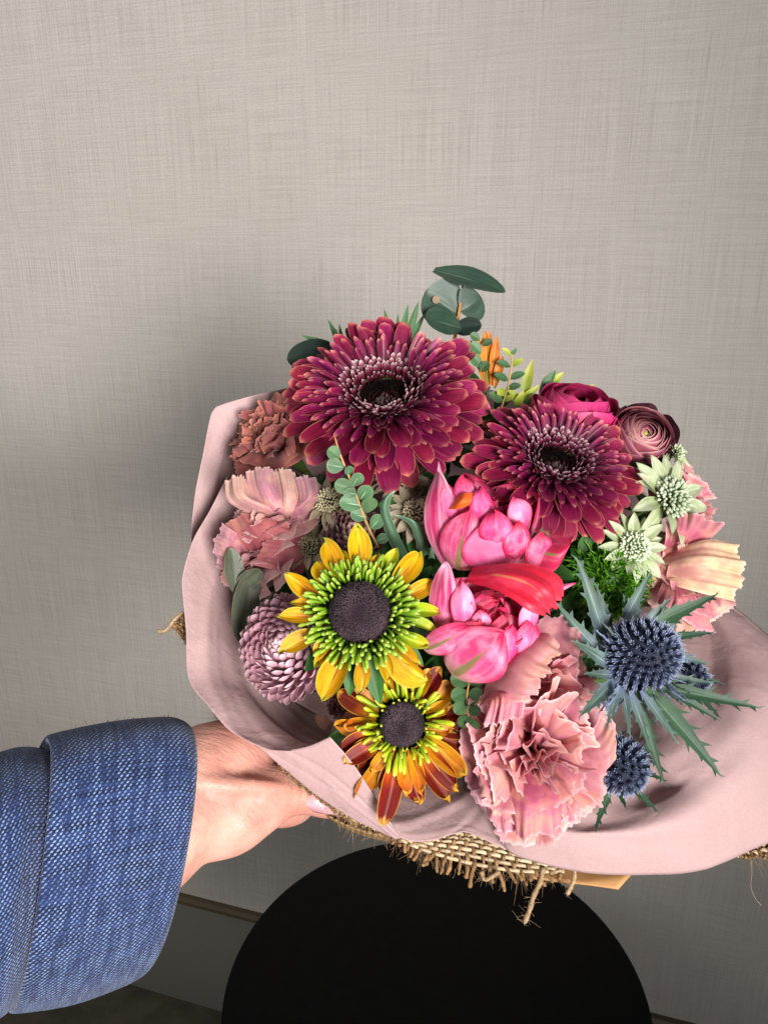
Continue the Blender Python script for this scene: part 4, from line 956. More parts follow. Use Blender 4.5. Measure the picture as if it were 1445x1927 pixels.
# smooth outer petals on the left
frill(cl3, [[(470, 1060, .440), (520, 1050, .434), (560, 1020, .438)], [(440, 1020, .434), (490, 1000, .424), (540, 985, .430)], [(425, 985, .436), (465, 965, .430), (520, 968, .434)]], 34, 14, M_CRS, 5, .02, .0010, 7)
frill(cl3, [[(480, 1080, .440), (470, 1050, .434), (475, 1020, .438)], [(440, 1075, .432), (430, 1035, .426), (440, 1000, .430)], [(410, 1060, .434), (402, 1025, .430), (420, 985, .434)]], 34, 14, M_CS, 8, .05, .0010, 8)
frill(cl3, [[(570, 1080, .436), (580, 1050, .430), (590, 1010, .436)], [(510, 1070, .428), (525, 1035, .422), (550, 1000, .428)], [(480, 1062, .428), (492, 1030, .424), (520, 990, .428)]], 34, 14, M_CRS, 5, .02, .0012, 9, 'smooth rose petal curling over')
for k, (x0, x1, yt, dx) in enumerate(((424, 472, 905, 0), (462, 520, 888, 6), (508, 556, 892, 10), (545, 596, 905, 14))):
    xm = (x0 + x1) / 2
    frill(cl2, [[(555 + dx, 992, .436), (570 + dx, 985, .434), (585 + dx, 975, .436)],
                [((x0 + 545) / 2 - 8, 968 + 4 * k, .428), ((xm + 570) / 2 - 6, 958, .419), ((x1 + 590) / 2, 948, .427)],
                [(x0 + 6, yt + 38, .430), (xm + 8, yt + 28, .419), (x1 + 8, yt + 30, .428)],
                [(x0, yt, .436), (xm, yt - 10, .430), (x1, yt - 4, .436)]], 30, 18, M_CS if k % 2 else M_CSL, 8, .05, .0008, 10 + k)
# ---- mauve pompom chrysanthemums
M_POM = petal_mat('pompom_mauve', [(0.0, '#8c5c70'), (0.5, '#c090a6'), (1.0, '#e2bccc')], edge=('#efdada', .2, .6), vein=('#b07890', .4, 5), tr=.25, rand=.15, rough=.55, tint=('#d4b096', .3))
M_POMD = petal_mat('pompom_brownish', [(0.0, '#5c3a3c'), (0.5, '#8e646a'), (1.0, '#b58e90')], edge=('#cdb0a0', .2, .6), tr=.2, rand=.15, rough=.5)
def pompom(px, py, d, n, Rp, label, seed, mat, N=190, squash=1.0):
    rg = random.Random(seed)
    root = thing('pompom_chrysanthemum', label, 'chrysanthemum', frame(px, py, d, n, Rp, 0) @ Matrix.Diagonal((1, squash, 1, 1)))
    vs = [petal('petal', mat, L=.62, W=.22, prof=dict(base=.5, vm=.62, p=2.4, q=1.8), ang=(-6, 55, 30), cup=.45, nu=6, nv=8, seed=i, twist=.1 * (i - 1)) for i in range(3)]
    inst(root, 'core', grid_mesh('core', dome_pts(.62, .62, 24, 14, 0, 1, 0, 1.0), mat), None)
    for i in range(N):
        z = 1 - (i + .5) / N * 1.45; th = math.acos(max(-1, min(1, z))); ph = i * 2.399963
        # each petal leaves the core outward and curls up towards the crown
        M = RZ(ph) @ RY(th - math.pi / 2 - .05) @ T(.50, 0, 0) @ RX(R(rg.gauss(0, 8)))
        sc = .42 + .6 * min(1, th / 1.2)
        inst(root, 'petal', rg.choice(vs), M @ S(sc * rg.uniform(.92, 1.06)) if th > .0 else M)
    stem(root, (0, 0, -.6), .0022)
    return root
pompom(545, 1218, .405, (-.28, .30, .91), 92, 'mauve pompom chrysanthemum left of the yellow rudbeckia', 5, M_POM, 200, 1.12)
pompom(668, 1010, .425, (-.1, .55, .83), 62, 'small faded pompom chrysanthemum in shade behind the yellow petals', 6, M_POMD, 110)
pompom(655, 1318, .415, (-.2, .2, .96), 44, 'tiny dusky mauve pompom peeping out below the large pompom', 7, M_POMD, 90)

# ---- ranunculus
M_RA = petal_mat('ranunculus_crimson', [(0.0, '#8d0c45'), (0.6, '#b8175c'), (1.0, '#cf3a78')], edge=('#d84a82', .1, .4), vein=('#930d49', .5, 9), tr=.2, rand=.12, rough=.45)
M_RB = petal_mat('ranunculus_bronze', [(0.0, '#6e6238'), (0.6, '#8a5a50'), (0.9, '#9c4660'), (1.0, '#b4687c')], edge=('#d2a09c', .06, .85), vein=('#7c3a4c', .5, 9), tr=.15, rand=.15, rough=.5)
M_RBD = petal_mat('ranunculus_dark_guard', [(0.0, '#3c3a24'), (1.0, '#3a1a26')], vein=('#5a2836', .5, 8), tr=.1, rand=.1)
M_RC = plain_mat('ranunculus_heart', '#8f9a3a', .5, .2, 10, .4, .001, col2='#b6b04c')
def wrap_petal(r, top, span, flare, mat, seed, nu=17, nv=10):
    rg = np.random.default_rng(seed)
    v = np.linspace(0, 1, nv); u = np.linspace(-1, 1, nu); vv, uu = np.meshgrid(v, u, indexing='ij')
    edge = top * (1 - .10 * np.cos(uu * 1.5)) + .10 * top * np.abs(uu) ** 2.5 * 2
    th = np.radians(165) + (edge - np.radians(165)) * vv
    ph = uu * span * (.55 + .45 * np.sin(np.clip(vv, 0, 1) * np.pi / 2))
    rr = r * (1 + flare * vv ** 5 + .025 * np.sin(5 * uu + rg.uniform(0, 6)) * vv ** 2)
    return grid_mesh('petal', np.stack([rr * np.sin(th) * np.cos(ph), rr * np.sin(th) * np.sin(ph), rr * np.cos(th)], -1), mat, np.stack([(uu + 1) / 2, vv], -1))
def ranunculus(px, py, d, n, Rp, label, seed, mat, layers, guard=None, squash=1.0):
    rg = random.Random(seed)
    root = thing('ranunculus', label, 'ranunculus', frame(px, py, d, n, Rp, 0) @ Matrix.Diagonal((1, squash, 1, 1)))
    for k, (rim, rz_, cnt, fl) in enumerate(layers):
        r = math.hypot(rim, rz_); top = math.degrees(math.atan2(rim, rz_))
        ms = [wrap_petal(r * rg.uniform(.97, 1.03), R(top + rg.uniform(-3, 3)), R(360 / cnt * .78), fl, mat, seed * 40 + k * 3 + i) for i in range(2)]
        off = rg.uniform(0, 6)
        for i in range(cnt):
            inst(root, 'petal', rg.choice(ms), RZ(off + 2 * math.pi * (i + rg.uniform(-.12, .12)) / cnt) @ T(0, 0, -.25 + .0 * k) @ RX(R(rg.gauss(0, 3))) @ RY(R(rg.gauss(0, 3))))
    inst(root, 'heart', grid_mesh('heart', dome_pts(.10, .10, 16, 8, .08, 1, .05), M_RC), None)
    if guard:
        for i in range(6):
            me = wrap_petal(1.02, R(74 + 8 * (i % 2)), R(30), .22, guard, i)
            inst(root, 'guard_petal', me, RZ(i * 1.05 + .3) @ T(0, 0, -.25))
    stem(root, (0, 0, -1.0), .0022)
    return root
ranunculus(1084, 778, .452, (.12, .80, .58), 82, 'crimson pink ranunculus behind the smaller gerbera', 3, M_RA,
           ((.16, .60, 3, .03), (.28, .66, 3, .05), (.40, .68, 4, .06), (.54, .66, 4, .08), (.68, .60, 4, .1), (.82, .48, 5, .12), (.95, .25, 5, .16)))
ranunculus(1211, 818, .436, (.10, .35, .93), 56, 'small bronze pink ranunculus bud with yellow green heart', 4, M_RB,
           ((.10, .40, 3, .0), (.17, .46, 3, .0), (.25, .51, 3, .02), (.33, .54, 4, .02), (.41, .56, 4, .03), (.50, .56, 4, .03), (.59, .54, 4, .04), (.68, .50, 5, .04), (.78, .43, 5, .05), (.88, .32, 5, .06), (.98, .15, 5, .08)), M_RBD)

# ---- astrantia
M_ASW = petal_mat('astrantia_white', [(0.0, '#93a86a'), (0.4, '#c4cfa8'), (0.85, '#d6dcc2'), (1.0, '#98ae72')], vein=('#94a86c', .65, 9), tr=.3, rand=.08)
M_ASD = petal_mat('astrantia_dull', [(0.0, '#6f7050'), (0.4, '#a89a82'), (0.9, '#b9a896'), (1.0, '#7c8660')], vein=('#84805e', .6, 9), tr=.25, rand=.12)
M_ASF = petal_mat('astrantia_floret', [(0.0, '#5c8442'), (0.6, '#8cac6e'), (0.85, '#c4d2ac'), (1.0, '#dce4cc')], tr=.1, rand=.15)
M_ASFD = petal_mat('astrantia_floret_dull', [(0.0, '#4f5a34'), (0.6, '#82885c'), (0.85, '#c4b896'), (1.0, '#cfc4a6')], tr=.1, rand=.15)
def pin_template(sides=5):
    zs = np.array([0, .45, .72, .80, .90, .97, 1.0]); rs = np.array([.018, .02, .022, .06, .075, .05, .004])
    ph = np.linspace(0, 2 * np.pi, sides + 1)
    pts = np.stack([rs[:, None] * np.cos(ph), rs[:, None] * np.sin(ph), np.repeat(zs[:, None], sides + 1, 1)], -1)
    uu, vv = np.meshgrid(np.linspace(0, 1, sides + 1), zs); return grid_arrays(pts, np.stack([uu, vv], -1))
def astrantia(px, py, d, n, Rp, roll, label, seed, white=True, bracts=16, pins=190, group=None):
    rg = random.Random(seed)
    root = thing('astrantia', label, 'astrantia', frame(px, py, d, n, Rp, roll), 'white astrantia stars' if white else 'faded astrantia stars')
    m, mf = (M_ASW, M_ASF) if white else (M_ASD, M_ASFD)
    vs = [petal('bract', m, L=.74 + .06 * i, W=.31, prof=dict(base=.45, vm=.5, p=1.5, q=1.1), ang=(22, -22 - 8 * i, 0), cup=.35, nu=7, nv=9, crease=.1, seed=i, tiprag=.02) for i in range(3)]
    for i in range(bracts):
        a = 2 * math.pi * (i + rg.uniform(-.25, .25)) / bracts
        inst(root, 'bract', rg.choice(vs), RZ(a) @ T(.24, 0, -.08 + .03 * (i % 2)) @ RY(-R(rg.gauss(0, 8))) @ RX(R(rg.gauss(0, 12))) @ S(rg.uniform(.88, 1.08)))
    tv, tf, tu = pin_template(); Ms = []
    for i in range(pins):
        th = math.sqrt((i + .5) / pins) * 1.42; ph = i * 2.399963
        Ms.append(RZ(ph) @ RY(th + rg.gauss(0, .07)) @ S(.46 * rg.uniform(.82, 1.1)))
    v, f, u = joined(tv, tf, tu, Ms)
    tag(inst(root, 'florets', mesh_of('florets', v, f, u, mf), T(0, 0, -.02)), kind='stuff')
    inst(root, 'calyx', grid_mesh('calyx', dome_pts(.26, -.16, 16, 6, -.05), M_STEM), None)
    stem(root, (0, 0, -.2), .0014)
    return root
astrantia(1258, 938, .420, (.50, .32, .80), 92, 0, 'larger white green astrantia star beneath the bronze ranunculus', 3)
astrantia(1192, 1030, .408, (.12, .30, .95), 68, 20, 'smaller white green astrantia star above the thistle leaves', 4)
astrantia(1268, 852, .440, (.55, .55, .62), 42, 0, 'tiny white astrantia star right of the bronze ranunculus', 5, pins=60)
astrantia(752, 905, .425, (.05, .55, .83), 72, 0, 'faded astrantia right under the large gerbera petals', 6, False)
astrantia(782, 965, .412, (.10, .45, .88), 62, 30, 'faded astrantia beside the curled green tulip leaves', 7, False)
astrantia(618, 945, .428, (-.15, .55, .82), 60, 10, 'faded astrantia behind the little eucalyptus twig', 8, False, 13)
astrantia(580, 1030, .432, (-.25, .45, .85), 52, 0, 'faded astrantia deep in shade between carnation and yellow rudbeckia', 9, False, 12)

# ---- sea holly thistles
M_ERF = petal_mat('thistle_floret', [(0.0, '#1a1e2e'), (0.4, '#3c4664'), (0.75, '#7684aa'), (1.0, '#c4cee0')], rough=.6, tr=0, rand=.2)
M_ERC = plain_mat('thistle_core', '#1a1e30', .8, .3, 6, .3, .001, col2='#262c44')
M_ERB = petal_mat('thistle_bract', [(0.0, '#7480aa'), (0.22, '#647480'), (0.5, '#4a5e54'), (1.0, '#3c5040')], edge=('#7a9488', .12, .4), vein=('#6f8884', .5, 5), stripe=('#8aa296', .10, .0, .9), tr=.12, rand=.15, rough=.5)
M_ERB2 = petal_mat('thistle_blue_bract', [(0.0, '#8c96cc'), (0.5, '#8a98c0'), (1.0, '#66808a')], vein=('#b0b8de', .5, 5), tr=.12, rand=.15, rough=.5)
M_ERD = petal_mat('thistle_leaf_green', [(0.0, '#3c5434'), (0.5, '#2c4a34'), (1.0, '#223c2a')], edge=('#5a7a68', .1, .3), vein=('#46644c', .5, 5), stripe=('#5f7c60', .08, .0, .9), tr=.12, rand=.12, rough=.5)
def floret_template():
    V = []; Fc = []; U = []; k = 0
    def cone(p0, p1, r0, r1, v0, v1, n=4):
        nonlocal k
        p0, p1 = np.array(p0, float), np.array(p1, float); t = p1 - p0; t /= np.linalg.norm(t)
        a = np.cross(t, (.3, .9, .2)); a /= np.linalg.norm(a); b = np.cross(t, a)
        for p, r, vv in ((p0, r0, v0), (p1, r1, v1)):
            for i in range(n):
                q = 2 * math.pi * i / n; V.append(p + r * (math.cos(q) * a + math.sin(q) * b)); U.append((i / n, vv))
        for i in range(n): Fc.append((k + i, k + (i + 1) % n, k + n + (i + 1) % n, k + n + i))
        k += 2 * n
    cone((0, 0, 0), (0, 0, .75), .30, .38, 0, .5, 6)
    for i in range(5):
        a = i * 1.2566; c, s_ = math.cos(a), math.sin(a)
        cone((.22 * c, .22 * s_, .70), (.34 * c, .34 * s_, 1.12), .10, .035, .55, 1.0)
    cone((0, 0, .7), (0.05, 0, 1.5), .05, .02, .7, 1.0, 3); cone((.1, .1, .7), (.2, .16, 1.65), .04, .015, .7, .95, 3)
    return np.array(V), np.array(Fc), np.array(U)
FT = floret_template(); M_FLT = mesh_of('floret', *FT, mat=M_ERF)
def spiny(L=1, W=.2, ang=(0, 0, 0), mat=None, seed=0, teeth=5, tooth=.11, cup=.3, side=0):
    rg = np.random.default_rng(seed); nv = 6 * teeth + 1
    v = np.linspace(0, 1, nv); w = W / 2 * np.clip(np.minimum(.35 + 2.2 * v, 1.25 * (1 - v) ** .75), .03, 1)
    a = np.radians(ang[0] + ang[1] * v + ang[2] * v * v); dv = np.diff(v, prepend=0)
    xs = np.cumsum(L * dv * np.cos(a)); zs = np.cumsum(L * dv * np.sin(a)); G = []; UVs = []
    for i in range(nv):
        row = []; ru = []
        tl = tooth * L * (1 - .45 * v[i]) * rg.uniform(.6, 1.2) if i % 6 in (3,) else 0
        tr_ = tooth * L * (1 - .45 * v[i]) * rg.uniform(.6, 1.2) if i % 6 in (0, ) and i else 0
        for u in (-1, -.55, 0, .55, 1):
            t = tl if u == -1 else tr_ if u == 1 else 0
            y = w[i] * u + math.copysign(t * .62, u) * (abs(u) == 1); fw = t * .75
            off = cup * w[i] * u * u + t * .35
            row.append((xs[i] - math.sin(a[i]) * off + math.cos(a[i]) * fw, y + side * v[i] ** 2 * L, zs[i] + math.cos(a[i]) * off + math.sin(a[i]) * fw)); ru.append(((u + 1) / 2, v[i]))
        G.append(row); UVs.append(ru)
    return grid_mesh('bract', G, mat, UVs)
def thistle_head(root, N, rx, rz, seed, z0=0.0, top=1.0):
    rg = random.Random(seed)
    inst(root, 'core', grid_mesh('core', np.stack([dome_pts(rx * .86, rz * .86, 28, 16, z0, 1, 0, 1.0)])[0], M_ERC), None)
    for i in range(N):
        z = 1 - (i + .5) / N * 1.75; th = math.acos(z); ph = i * 2.399963
        p = Vector((rx * .84 * math.sin(th) * math.cos(ph), rx * .84 * math.sin(th) * math.sin(ph), z0 + rz * .84 * math.cos(th)))
        nn = Vector((math.sin(th) * math.cos(ph) / rx, math.sin(th) * math.sin(ph) / rx, math.cos(th) / rz + .15)).normalized()
        q = nn.to_track_quat('Z', 'Y').to_matrix().to_4x4()
        inst(root, 'floret', M_FLT, Matrix.Translation(p) @ q @ RZ(rg.uniform(0, 6)) @ S(.20 * rx * rg.uniform(.9, 1.1) * (1.0 if N > 120 else 1.25)))
def thistle(px, py, d, n, Rp, label, seed, N, rz, roll=0):
    root = thing('sea_holly', label, 'thistle', frame(px, py, d, n, Rp, roll), 'blue sea holly thistles')
    thistle_head(root, N, 1.0, rz, seed)
    return root
def bract_to(root, base, tip, bend, W, mat, seed, teeth=5, nrm=(0, .3, 1), tooth=.11, name='bract'):
    """a spiny bract from base to tip (px,py,d), bowed by bend degrees"""
    a, b = P(*base), P(*tip); L = (b - a).length
    x = (b - a).normalized(); z = CV(*nrm); z = (z - x * z.dot(x)).normalized(); y = z.cross(x)
    M = Matrix.Translation(a) @ Matrix((x, y, z)).transposed().to_4x4() @ S(L)
    me = spiny(1.0, W, (bend, -2 * bend, 0), mat, seed, teeth, tooth)
    o = put(name, me, root, root.matrix_basis.inverted() @ M); return o
th1 = thistle(1204, 1232, .372, (.36, .38, .85), 66, 'large blue sea holly thistle with spread spiny collar', 3, 210, 1.3)
stem(th1, (0, 0, -1.3), .0022)
bl = [((1140, 1215, .385), (1083, 1047, .378), 12, .17), ((1150, 1190, .387), (1118, 1095, .385), 6, .15), ((1170, 1175, .388), (1225, 1075, .385), -10, .19), ((1185, 1175, .39), (1172, 1118, .39), 4, .2),
      ((1225, 1175, .39), (1350, 1118, .385), -8, .2), ((1250, 1200, .388), (1343, 1190, .38), 8, .18), ((1250, 1225, .385), (1332, 1250, .382), -8, .2), ((1225, 1290, .37), (1432, 1333, .362), 10, .125),
      ((1235, 1285, .375), (1355, 1357, .372), 8, .13), ((1215, 1295, .365), (1357, 1462, .355), 8, .17), ((1195, 1300, .368), (1250, 1478, .36), -6, .13), ((1185, 1300, .365), (1222, 1410, .352), 6, .16),
      ((1170, 1295, .366), (1185, 1385, .352), 10, .18), ((1155, 1280, .370), (1088, 1350, .352), 8, .2), ((1150, 1255, .374), (1075, 1205, .36), 10, .22), ((1140, 1240, .378), (1042, 1130, .37), -8, .14),
      ((1210, 1175, .392), (1262, 1125, .392), 6, .22), ((1195, 1172, .392), (1200, 1105, .392), 6, .2), ((1240, 1190, .392), (1300, 1140, .392), 6, .22), ((1165, 1290, .362), (1140, 1372, .352), -8, .17), ((1205, 1300, .364), (1275, 1400, .352), 10, .15), ((1232, 1270, .372), (1340, 1285, .368), 6, .14), ((1150, 1270, .37), (1098, 1268, .355), 8, .2)]
for i, (b, t, bend, W) in enumerate(bl):
    bract_to(th1, b, t, bend, W * 1.1, M_ERD if i in (4, 5, 7, 8, 9, 10) else M_ERB, i, 6 if i in (7, 9, 10) else 5)
rg = random.Random(5)
for i in range(84):      # thin lilac-blue inner bracts under the head
    a = rg.uniform(-2.5, .3) if i % 4 else rg.uniform(0, 6.28); r = rg.uniform(75, 125)
    c, s_ = math.cos(a), -math.sin(a)
    bract_to(th1, (1192 + 42 * c, 1250 + 42 * s_ , .376), (1190 + r * c * 1.05, 1252 + r * s_, .372 - rg.uniform(0, .02)), rg.uniform(-10, 14), rg.uniform(.05, .085), M_ERB2 if rg.random() < .7 else M_ERB, 50 + i, 4, (rg.uniform(-.3, .3), .3, 1), .06)
th2 = thistle(1166, 1440, .374, (.05, -.05, 1), 50, 'second blue sea holly head low beside the big pink carnation', 5, 120, 1.1)
stem(th2, (0, 0, -1.1), .002)
for i, (b, t, bend, W, m) in enumerate([((1185, 1478, .376), (1240, 1530, .368), 8, .2, M_ERD), ((1150, 1482, .378), (1118, 1565, .362), -14, .16, M_ERD), ((1160, 1485, .378), (1178, 1522, .370), 8, .3, M_ERD), ((1200, 1420, .378), (1225, 1452, .368), 6, .25, M_ERD),
                                        ((1150, 1405, .39), (1180, 1372, .38), 6, .3, M_ERB), ((1122, 1440, .37), (1150, 1405, .365), 6, .4, M_ERD), ((1200, 1400, .39), (1230, 1440, .372), 5, .2, M_ERB), ((1205, 1450, .378), (1255, 1470, .370), 5, .2, M_ERD)]):
    bract_to(th2, b, t, bend, W, m, 120 + i, 4)
th3 = thistle(1288, 1278, .402, (.5, .1, .86), 40, 'third sea holly head half hidden behind the large thistle', 7, 90, 1.1)
stem(th3, (0, 0, -1.1), .002)
for i, (b, t, bend, W) in enumerate([((1300, 1268, .402), (1362, 1288, .398), 6, .22), ((1305, 1300, .402), (1355, 1352, .392), 6, .2)]):
    bract_to(th3, b, t, bend, W, M_ERD, 140 + i, 4)

# ---- mossy green ball
M_MOSS = petal_mat('moss_green', [(0.0, '#1e4008'), (0.5, '#3f7a10'), (1.0, '#6ba81e')], tr=.15, rand=.1, rough=.5)
rg = random.Random(3)
root = thing('green_dianthus', 'mossy bright green fluffy flower ball behind the thistle', 'dianthus', frame(1135, 1085, .425, (.1, .4, .9), 100))
p, uv = petal_pts(L=1, W=.16, prof=dict(base=.8, vm=.3, p=1.3, q=1), ang=(0, 50, 0), cup=.3, nu=3, nv=5)
tv, tf, tu = grid_arrays(p, uv); Ms = []
for i in range(2600):
    z = 1 - (i + .5) / 2600 * 1.5; th = math.acos(z); ph = i * 2.399963
    Ms.append(RZ(ph) @ RY(th - math.pi / 2 + rg.gauss(0, .35)) @ T(.72 * rg.uniform(.85, 1.05), 0, 0) @ RX(rg.uniform(0, 6.28)) @ RZ(rg.gauss(0, .5)) @ S(.26 * rg.uniform(.6, 1.2)))
v, f, u = joined(tv, tf, tu, Ms)
tag(inst(root, 'tufts', mesh_of('tufts', v, f, u, M_MOSS), None), kind='stuff')
inst(root, 'core', grid_mesh('core', dome_pts(.72, .72, 20, 12, 0, 1, 0, 1), M_MOSS), None)
stem(root, (0, 0, -.7), .0022)

# ---- leaves
M_EUC = petal_mat('eucalyptus_leaf', [(0.0, '#3c5040'), (0.5, '#2c4438'), (1.0, '#34493c')], edge=('#5d4638', .05, .6), vein=('#42594c', .45, 7), stripe=('#5f7360', .06, 0, .8), tr=.08, rand=.12, rough=.42)
M_EUD = petal_mat('eucalyptus_dark_leaf', [(0.0, '#1c2a22'), (1.0, '#22302a')], vein=('#2c3c32', .4, 6), tr=.05, rand=.1, rough=.4)
M_EUG = petal_mat('eucalyptus_grey_leaf', [(0.0, '#4e5042'), (0.5, '#43493c'), (1.0, '#4c5040')], edge=('#8a7a66', .08, .5), vein=('#626a58', .4, 6), tr=.08, rand=.12, rough=.5)
M_EUS = petal_mat('small_eucalyptus_leaf', [(0.0, '#3f5c42'), (0.5, '#496a4b'), (1.0, '#567654')], edge=('#a9a878', .08, .5), vein=('#5d8664', .4, 6), stripe=('#a4c49e', .07, 0, .8), tr=.12, rand=.14, rough=.5)
M_EUSD = petal_mat('small_dark_leaf', [(0.0, '#40603e'), (1.0, '#4f7349')], edge=('#7c7a4c', .1, .4), vein=('#3c583a', .4, 6), tr=.12, rand=.18, rough=.5)
M_LIME = petal_mat('lime_leaf', [(0.0, '#6f8a2a'), (0.6, '#a5b044'), (1.0, '#c9c060')], vein=('#7f9430', .4, 6), tr=.22, rand=.14)
M_GLAU = petal_mat('tulip_leaf', [(0.0, '#3a5c40'), (1.0, '#5c8064')], edge=('#b4c8b0', .16, .6), vein=('#7c9c84', .5, 12), tr=.12, rand=.05, rough=.42)
M_ALS = petal_mat('orange_bud', [(0.0, '#b8741a'), (0.6, '#d98c2c'), (1.0, '#c97030')], edge=('#b98a3c', .2, .5), vein=('#a4501c', .5, 7), tr=.2, rand=.14)
M_TWIG = plain_mat('brown_twig', '#8a6a40', .6, .3, 90, .5, .0006, col2='#b08a56')
M_TWIGO = plain_mat('orange_twig', '#b0702e', .5, .2, 90, .3, .0004, col2='#8c6a34')
def leaf(root, base, tip, W, mat, nrm=(0, .3, 1), bend=8, cup=.15, seed=0, prof=None, crease=.1, name='leaf', label=None, ruf=0):
    a, b = P(*base), P(*tip); L = (b - a).length
    x = (b - a).normalized(); z = CV(*nrm); z = (z - x * z.dot(x)).normalized(); y = z.cross(x)
    M = Matrix.Translation(a) @ Matrix((x, y, z)).transposed().to_4x4() @ S(L)
    me = petal(name, mat, L=1, W=W, prof=prof or dict(base=.12, vm=.45, p=1.9, q=1.5), ang=(bend, -2 * bend, 0), cup=cup, nu=9, nv=12, crease=crease, seed=seed, ruf=(ruf, 1, seed))
    return put(name, me, root, root.matrix_basis.inverted() @ M, label)
OBO = dict(base=.14, vm=.58, p=2.4, q=1.8)
DISC = dict(base=.18, vm=.5, p=2.0, q=2.0)
def sprig(name, label, cat, pts, rad, twig, group=None):
    root = thing(name, label, cat, Matrix.Translation(P(*pts[0])), group)
    c = catmull([tuple(P(*q) - P(*pts[0])) for q in pts], 30)
    put('twig', tube('twig', c, np.linspace(rad, rad * .6, 30), twig, 7), root)
    return root
# tall eucalyptus at the top
eu = sprig('eucalyptus_sprig', 'round leaved eucalyptus tip rising highest above the large gerbera', 'eucalyptus', [(820, 760, .50), (850, 660, .495), (862, 595, .49), (872, 528, .488)], .0014, M_TWIGO)
le = leaf(eu, (862, 590, .492), (800, 548, .488), 1.25, M_EUC, (-.2, .1, 1), 6, .10, 1, DISC)
sp_, _ = petal_pts(L=.2, W=.2, prof=DISC, ang=(0, 0, 0), nu=9, nv=12)
put('leaf_spot', grid_mesh('leaf_spot', sp_, plain_mat('dry_spot', '#84705c', .7, .1, 30)), le, T(.56, .05, .115) @ RY(R(4)))
leaf(eu, (866, 585, .490), (906, 560, .486), 1.5, M_EUC, (.25, 0, 1), 6, .12, 2, DISC)
leaf(eu, (816, 508, .494), (952, 548, .480), .40, M_EUC, (.0, .55, .8), 10, .1, 3, dict(base=.25, vm=.45, p=1.8, q=1.5))
leaf(eu, (868, 618, .482), (800, 596, .474), .95, M_EUC, (-.1, .5, .8), 10, .1, 4, DISC)
leaf(eu, (850, 620, .484), (906, 612, .478), .7, M_EUD, (.1, .3, .9), 6, .1, 5, DISC)
# dark leaf left of the large gerbera
eb = sprig('eucalyptus_sprig', 'single dark eucalyptus leaf jutting out left of the large gerbera', 'eucalyptus', [(690, 800, .475), (640, 720, .475), (600, 690, .472)], .0012, M_TWIG)
leaf(eb, (640, 668, .474), (540, 676, .468), .72, M_EUD, (-.2, .35, .9), 8, .12, 6, dict(base=.5, vm=.45, p=2, q=1.9))
# grey leaves at the left by the paper
eg = sprig('eucalyptus_sprig', 'two dull grey eucalyptus leaves against the left paper', 'eucalyptus', [(520, 1260, .445), (475, 1180, .432), (446, 1112, .426)], .0011, M_TWIG)
leaf(eg, (446, 1118, .426), (434, 1030, .423), .44, M_EUG, (.5, .1, .85), 5, .15, 7, dict(base=.3, vm=.5, p=2.2, q=1.6))
leaf(eg, (448, 1112, .428), (490, 1072, .424), .7, M_EUG, (.6, .2, .7), 5, .15, 8, DISC)
leaf(eg, (474, 1075, .428), (450, 1208, .424), .44, M_EUG, (.5, 0, .85), 5, .15, 9, dict(base=.4, vm=.4, p=2.0, q=1.6))
# small-leaved twig across the middle
et = sprig('eucalyptus_twig', 'fine twig with small pale green leaves below the large gerbera', 'eucalyptus', [(712, 1030, .405), (690, 985, .398), (662, 910, .392), (640, 855, .390), (630, 822, .389)], .0008, M_TWIG)
for i, (b, t, w) in enumerate([((640, 862, .39), (612, 840, .386), .95), ((648, 880, .39), (606, 872, .388), .9), ((655, 895, .391), (658, 872, .386), .8), ((664, 915, .392), (682, 884, .388), .85), ((668, 922, .392), (620, 906, .388), .75), ((678, 940, .394), (700, 908, .388), .9),
                               ((682, 952, .395), (628, 942, .39), .7), ((690, 975, .397), (652, 962, .393), .8), ((690, 965, .397), (700, 928, .392), 1.0), ((698, 995, .4), (725, 965, .395), .8), ((672, 930, .393), (640, 925, .389), .8), ((708, 1020, .403), (735, 1005, .4), .8)]):
    leaf(et, b, tuple(b[j] + .8 * (t[j] - b[j]) for j in range(3)), w * .95, M_EUS if i % 4 else M_EUSD, ((-.3 if t[0] < b[0] else .3) + rg.uniform(-.3, .3), rg.uniform(-.1, .5), 1), rg.uniform(2, 16), .12, 20 + i, OBO)
# twig beside the rust rudbeckia
ew = sprig('eucalyptus_twig', 'little twig of round green leaves between the rust rudbeckia and pink carnation', 'eucalyptus', [(905, 1230, .395), (885, 1275, .380), (878, 1320, .372), (885, 1365, .368)], .0007, M_TWIG)
for i, (b, t, w) in enumerate([((884, 1282, .378), (842, 1278, .374), .8), ((885, 1290, .377), (912, 1268, .372), .8), ((880, 1302, .375), (845, 1315, .37), .8), ((880, 1308, .374), (912, 1305, .369), .8), ((879, 1320, .372), (852, 1345, .366), .75), ((880, 1335, .371), (906, 1340, .365), .8),
                               ((882, 1345, .37), (865, 1372, .363), .8), ((884, 1352, .369), (900, 1375, .363), .7), ((890, 1268, .381), (868, 1262, .38), .9), ((882, 1330, .372), (892, 1318, .366), .9)]):
    leaf(ew, b, tuple(b[j] + .88 * (t[j] - b[j]) for j in range(3)), w * .95, M_EUSD, ((-.3 if t[0] < b[0] else .3) + rg.uniform(-.3, .3), rg.uniform(-.1, .5), 1), rg.uniform(2, 16), .12, 40 + i, OBO)
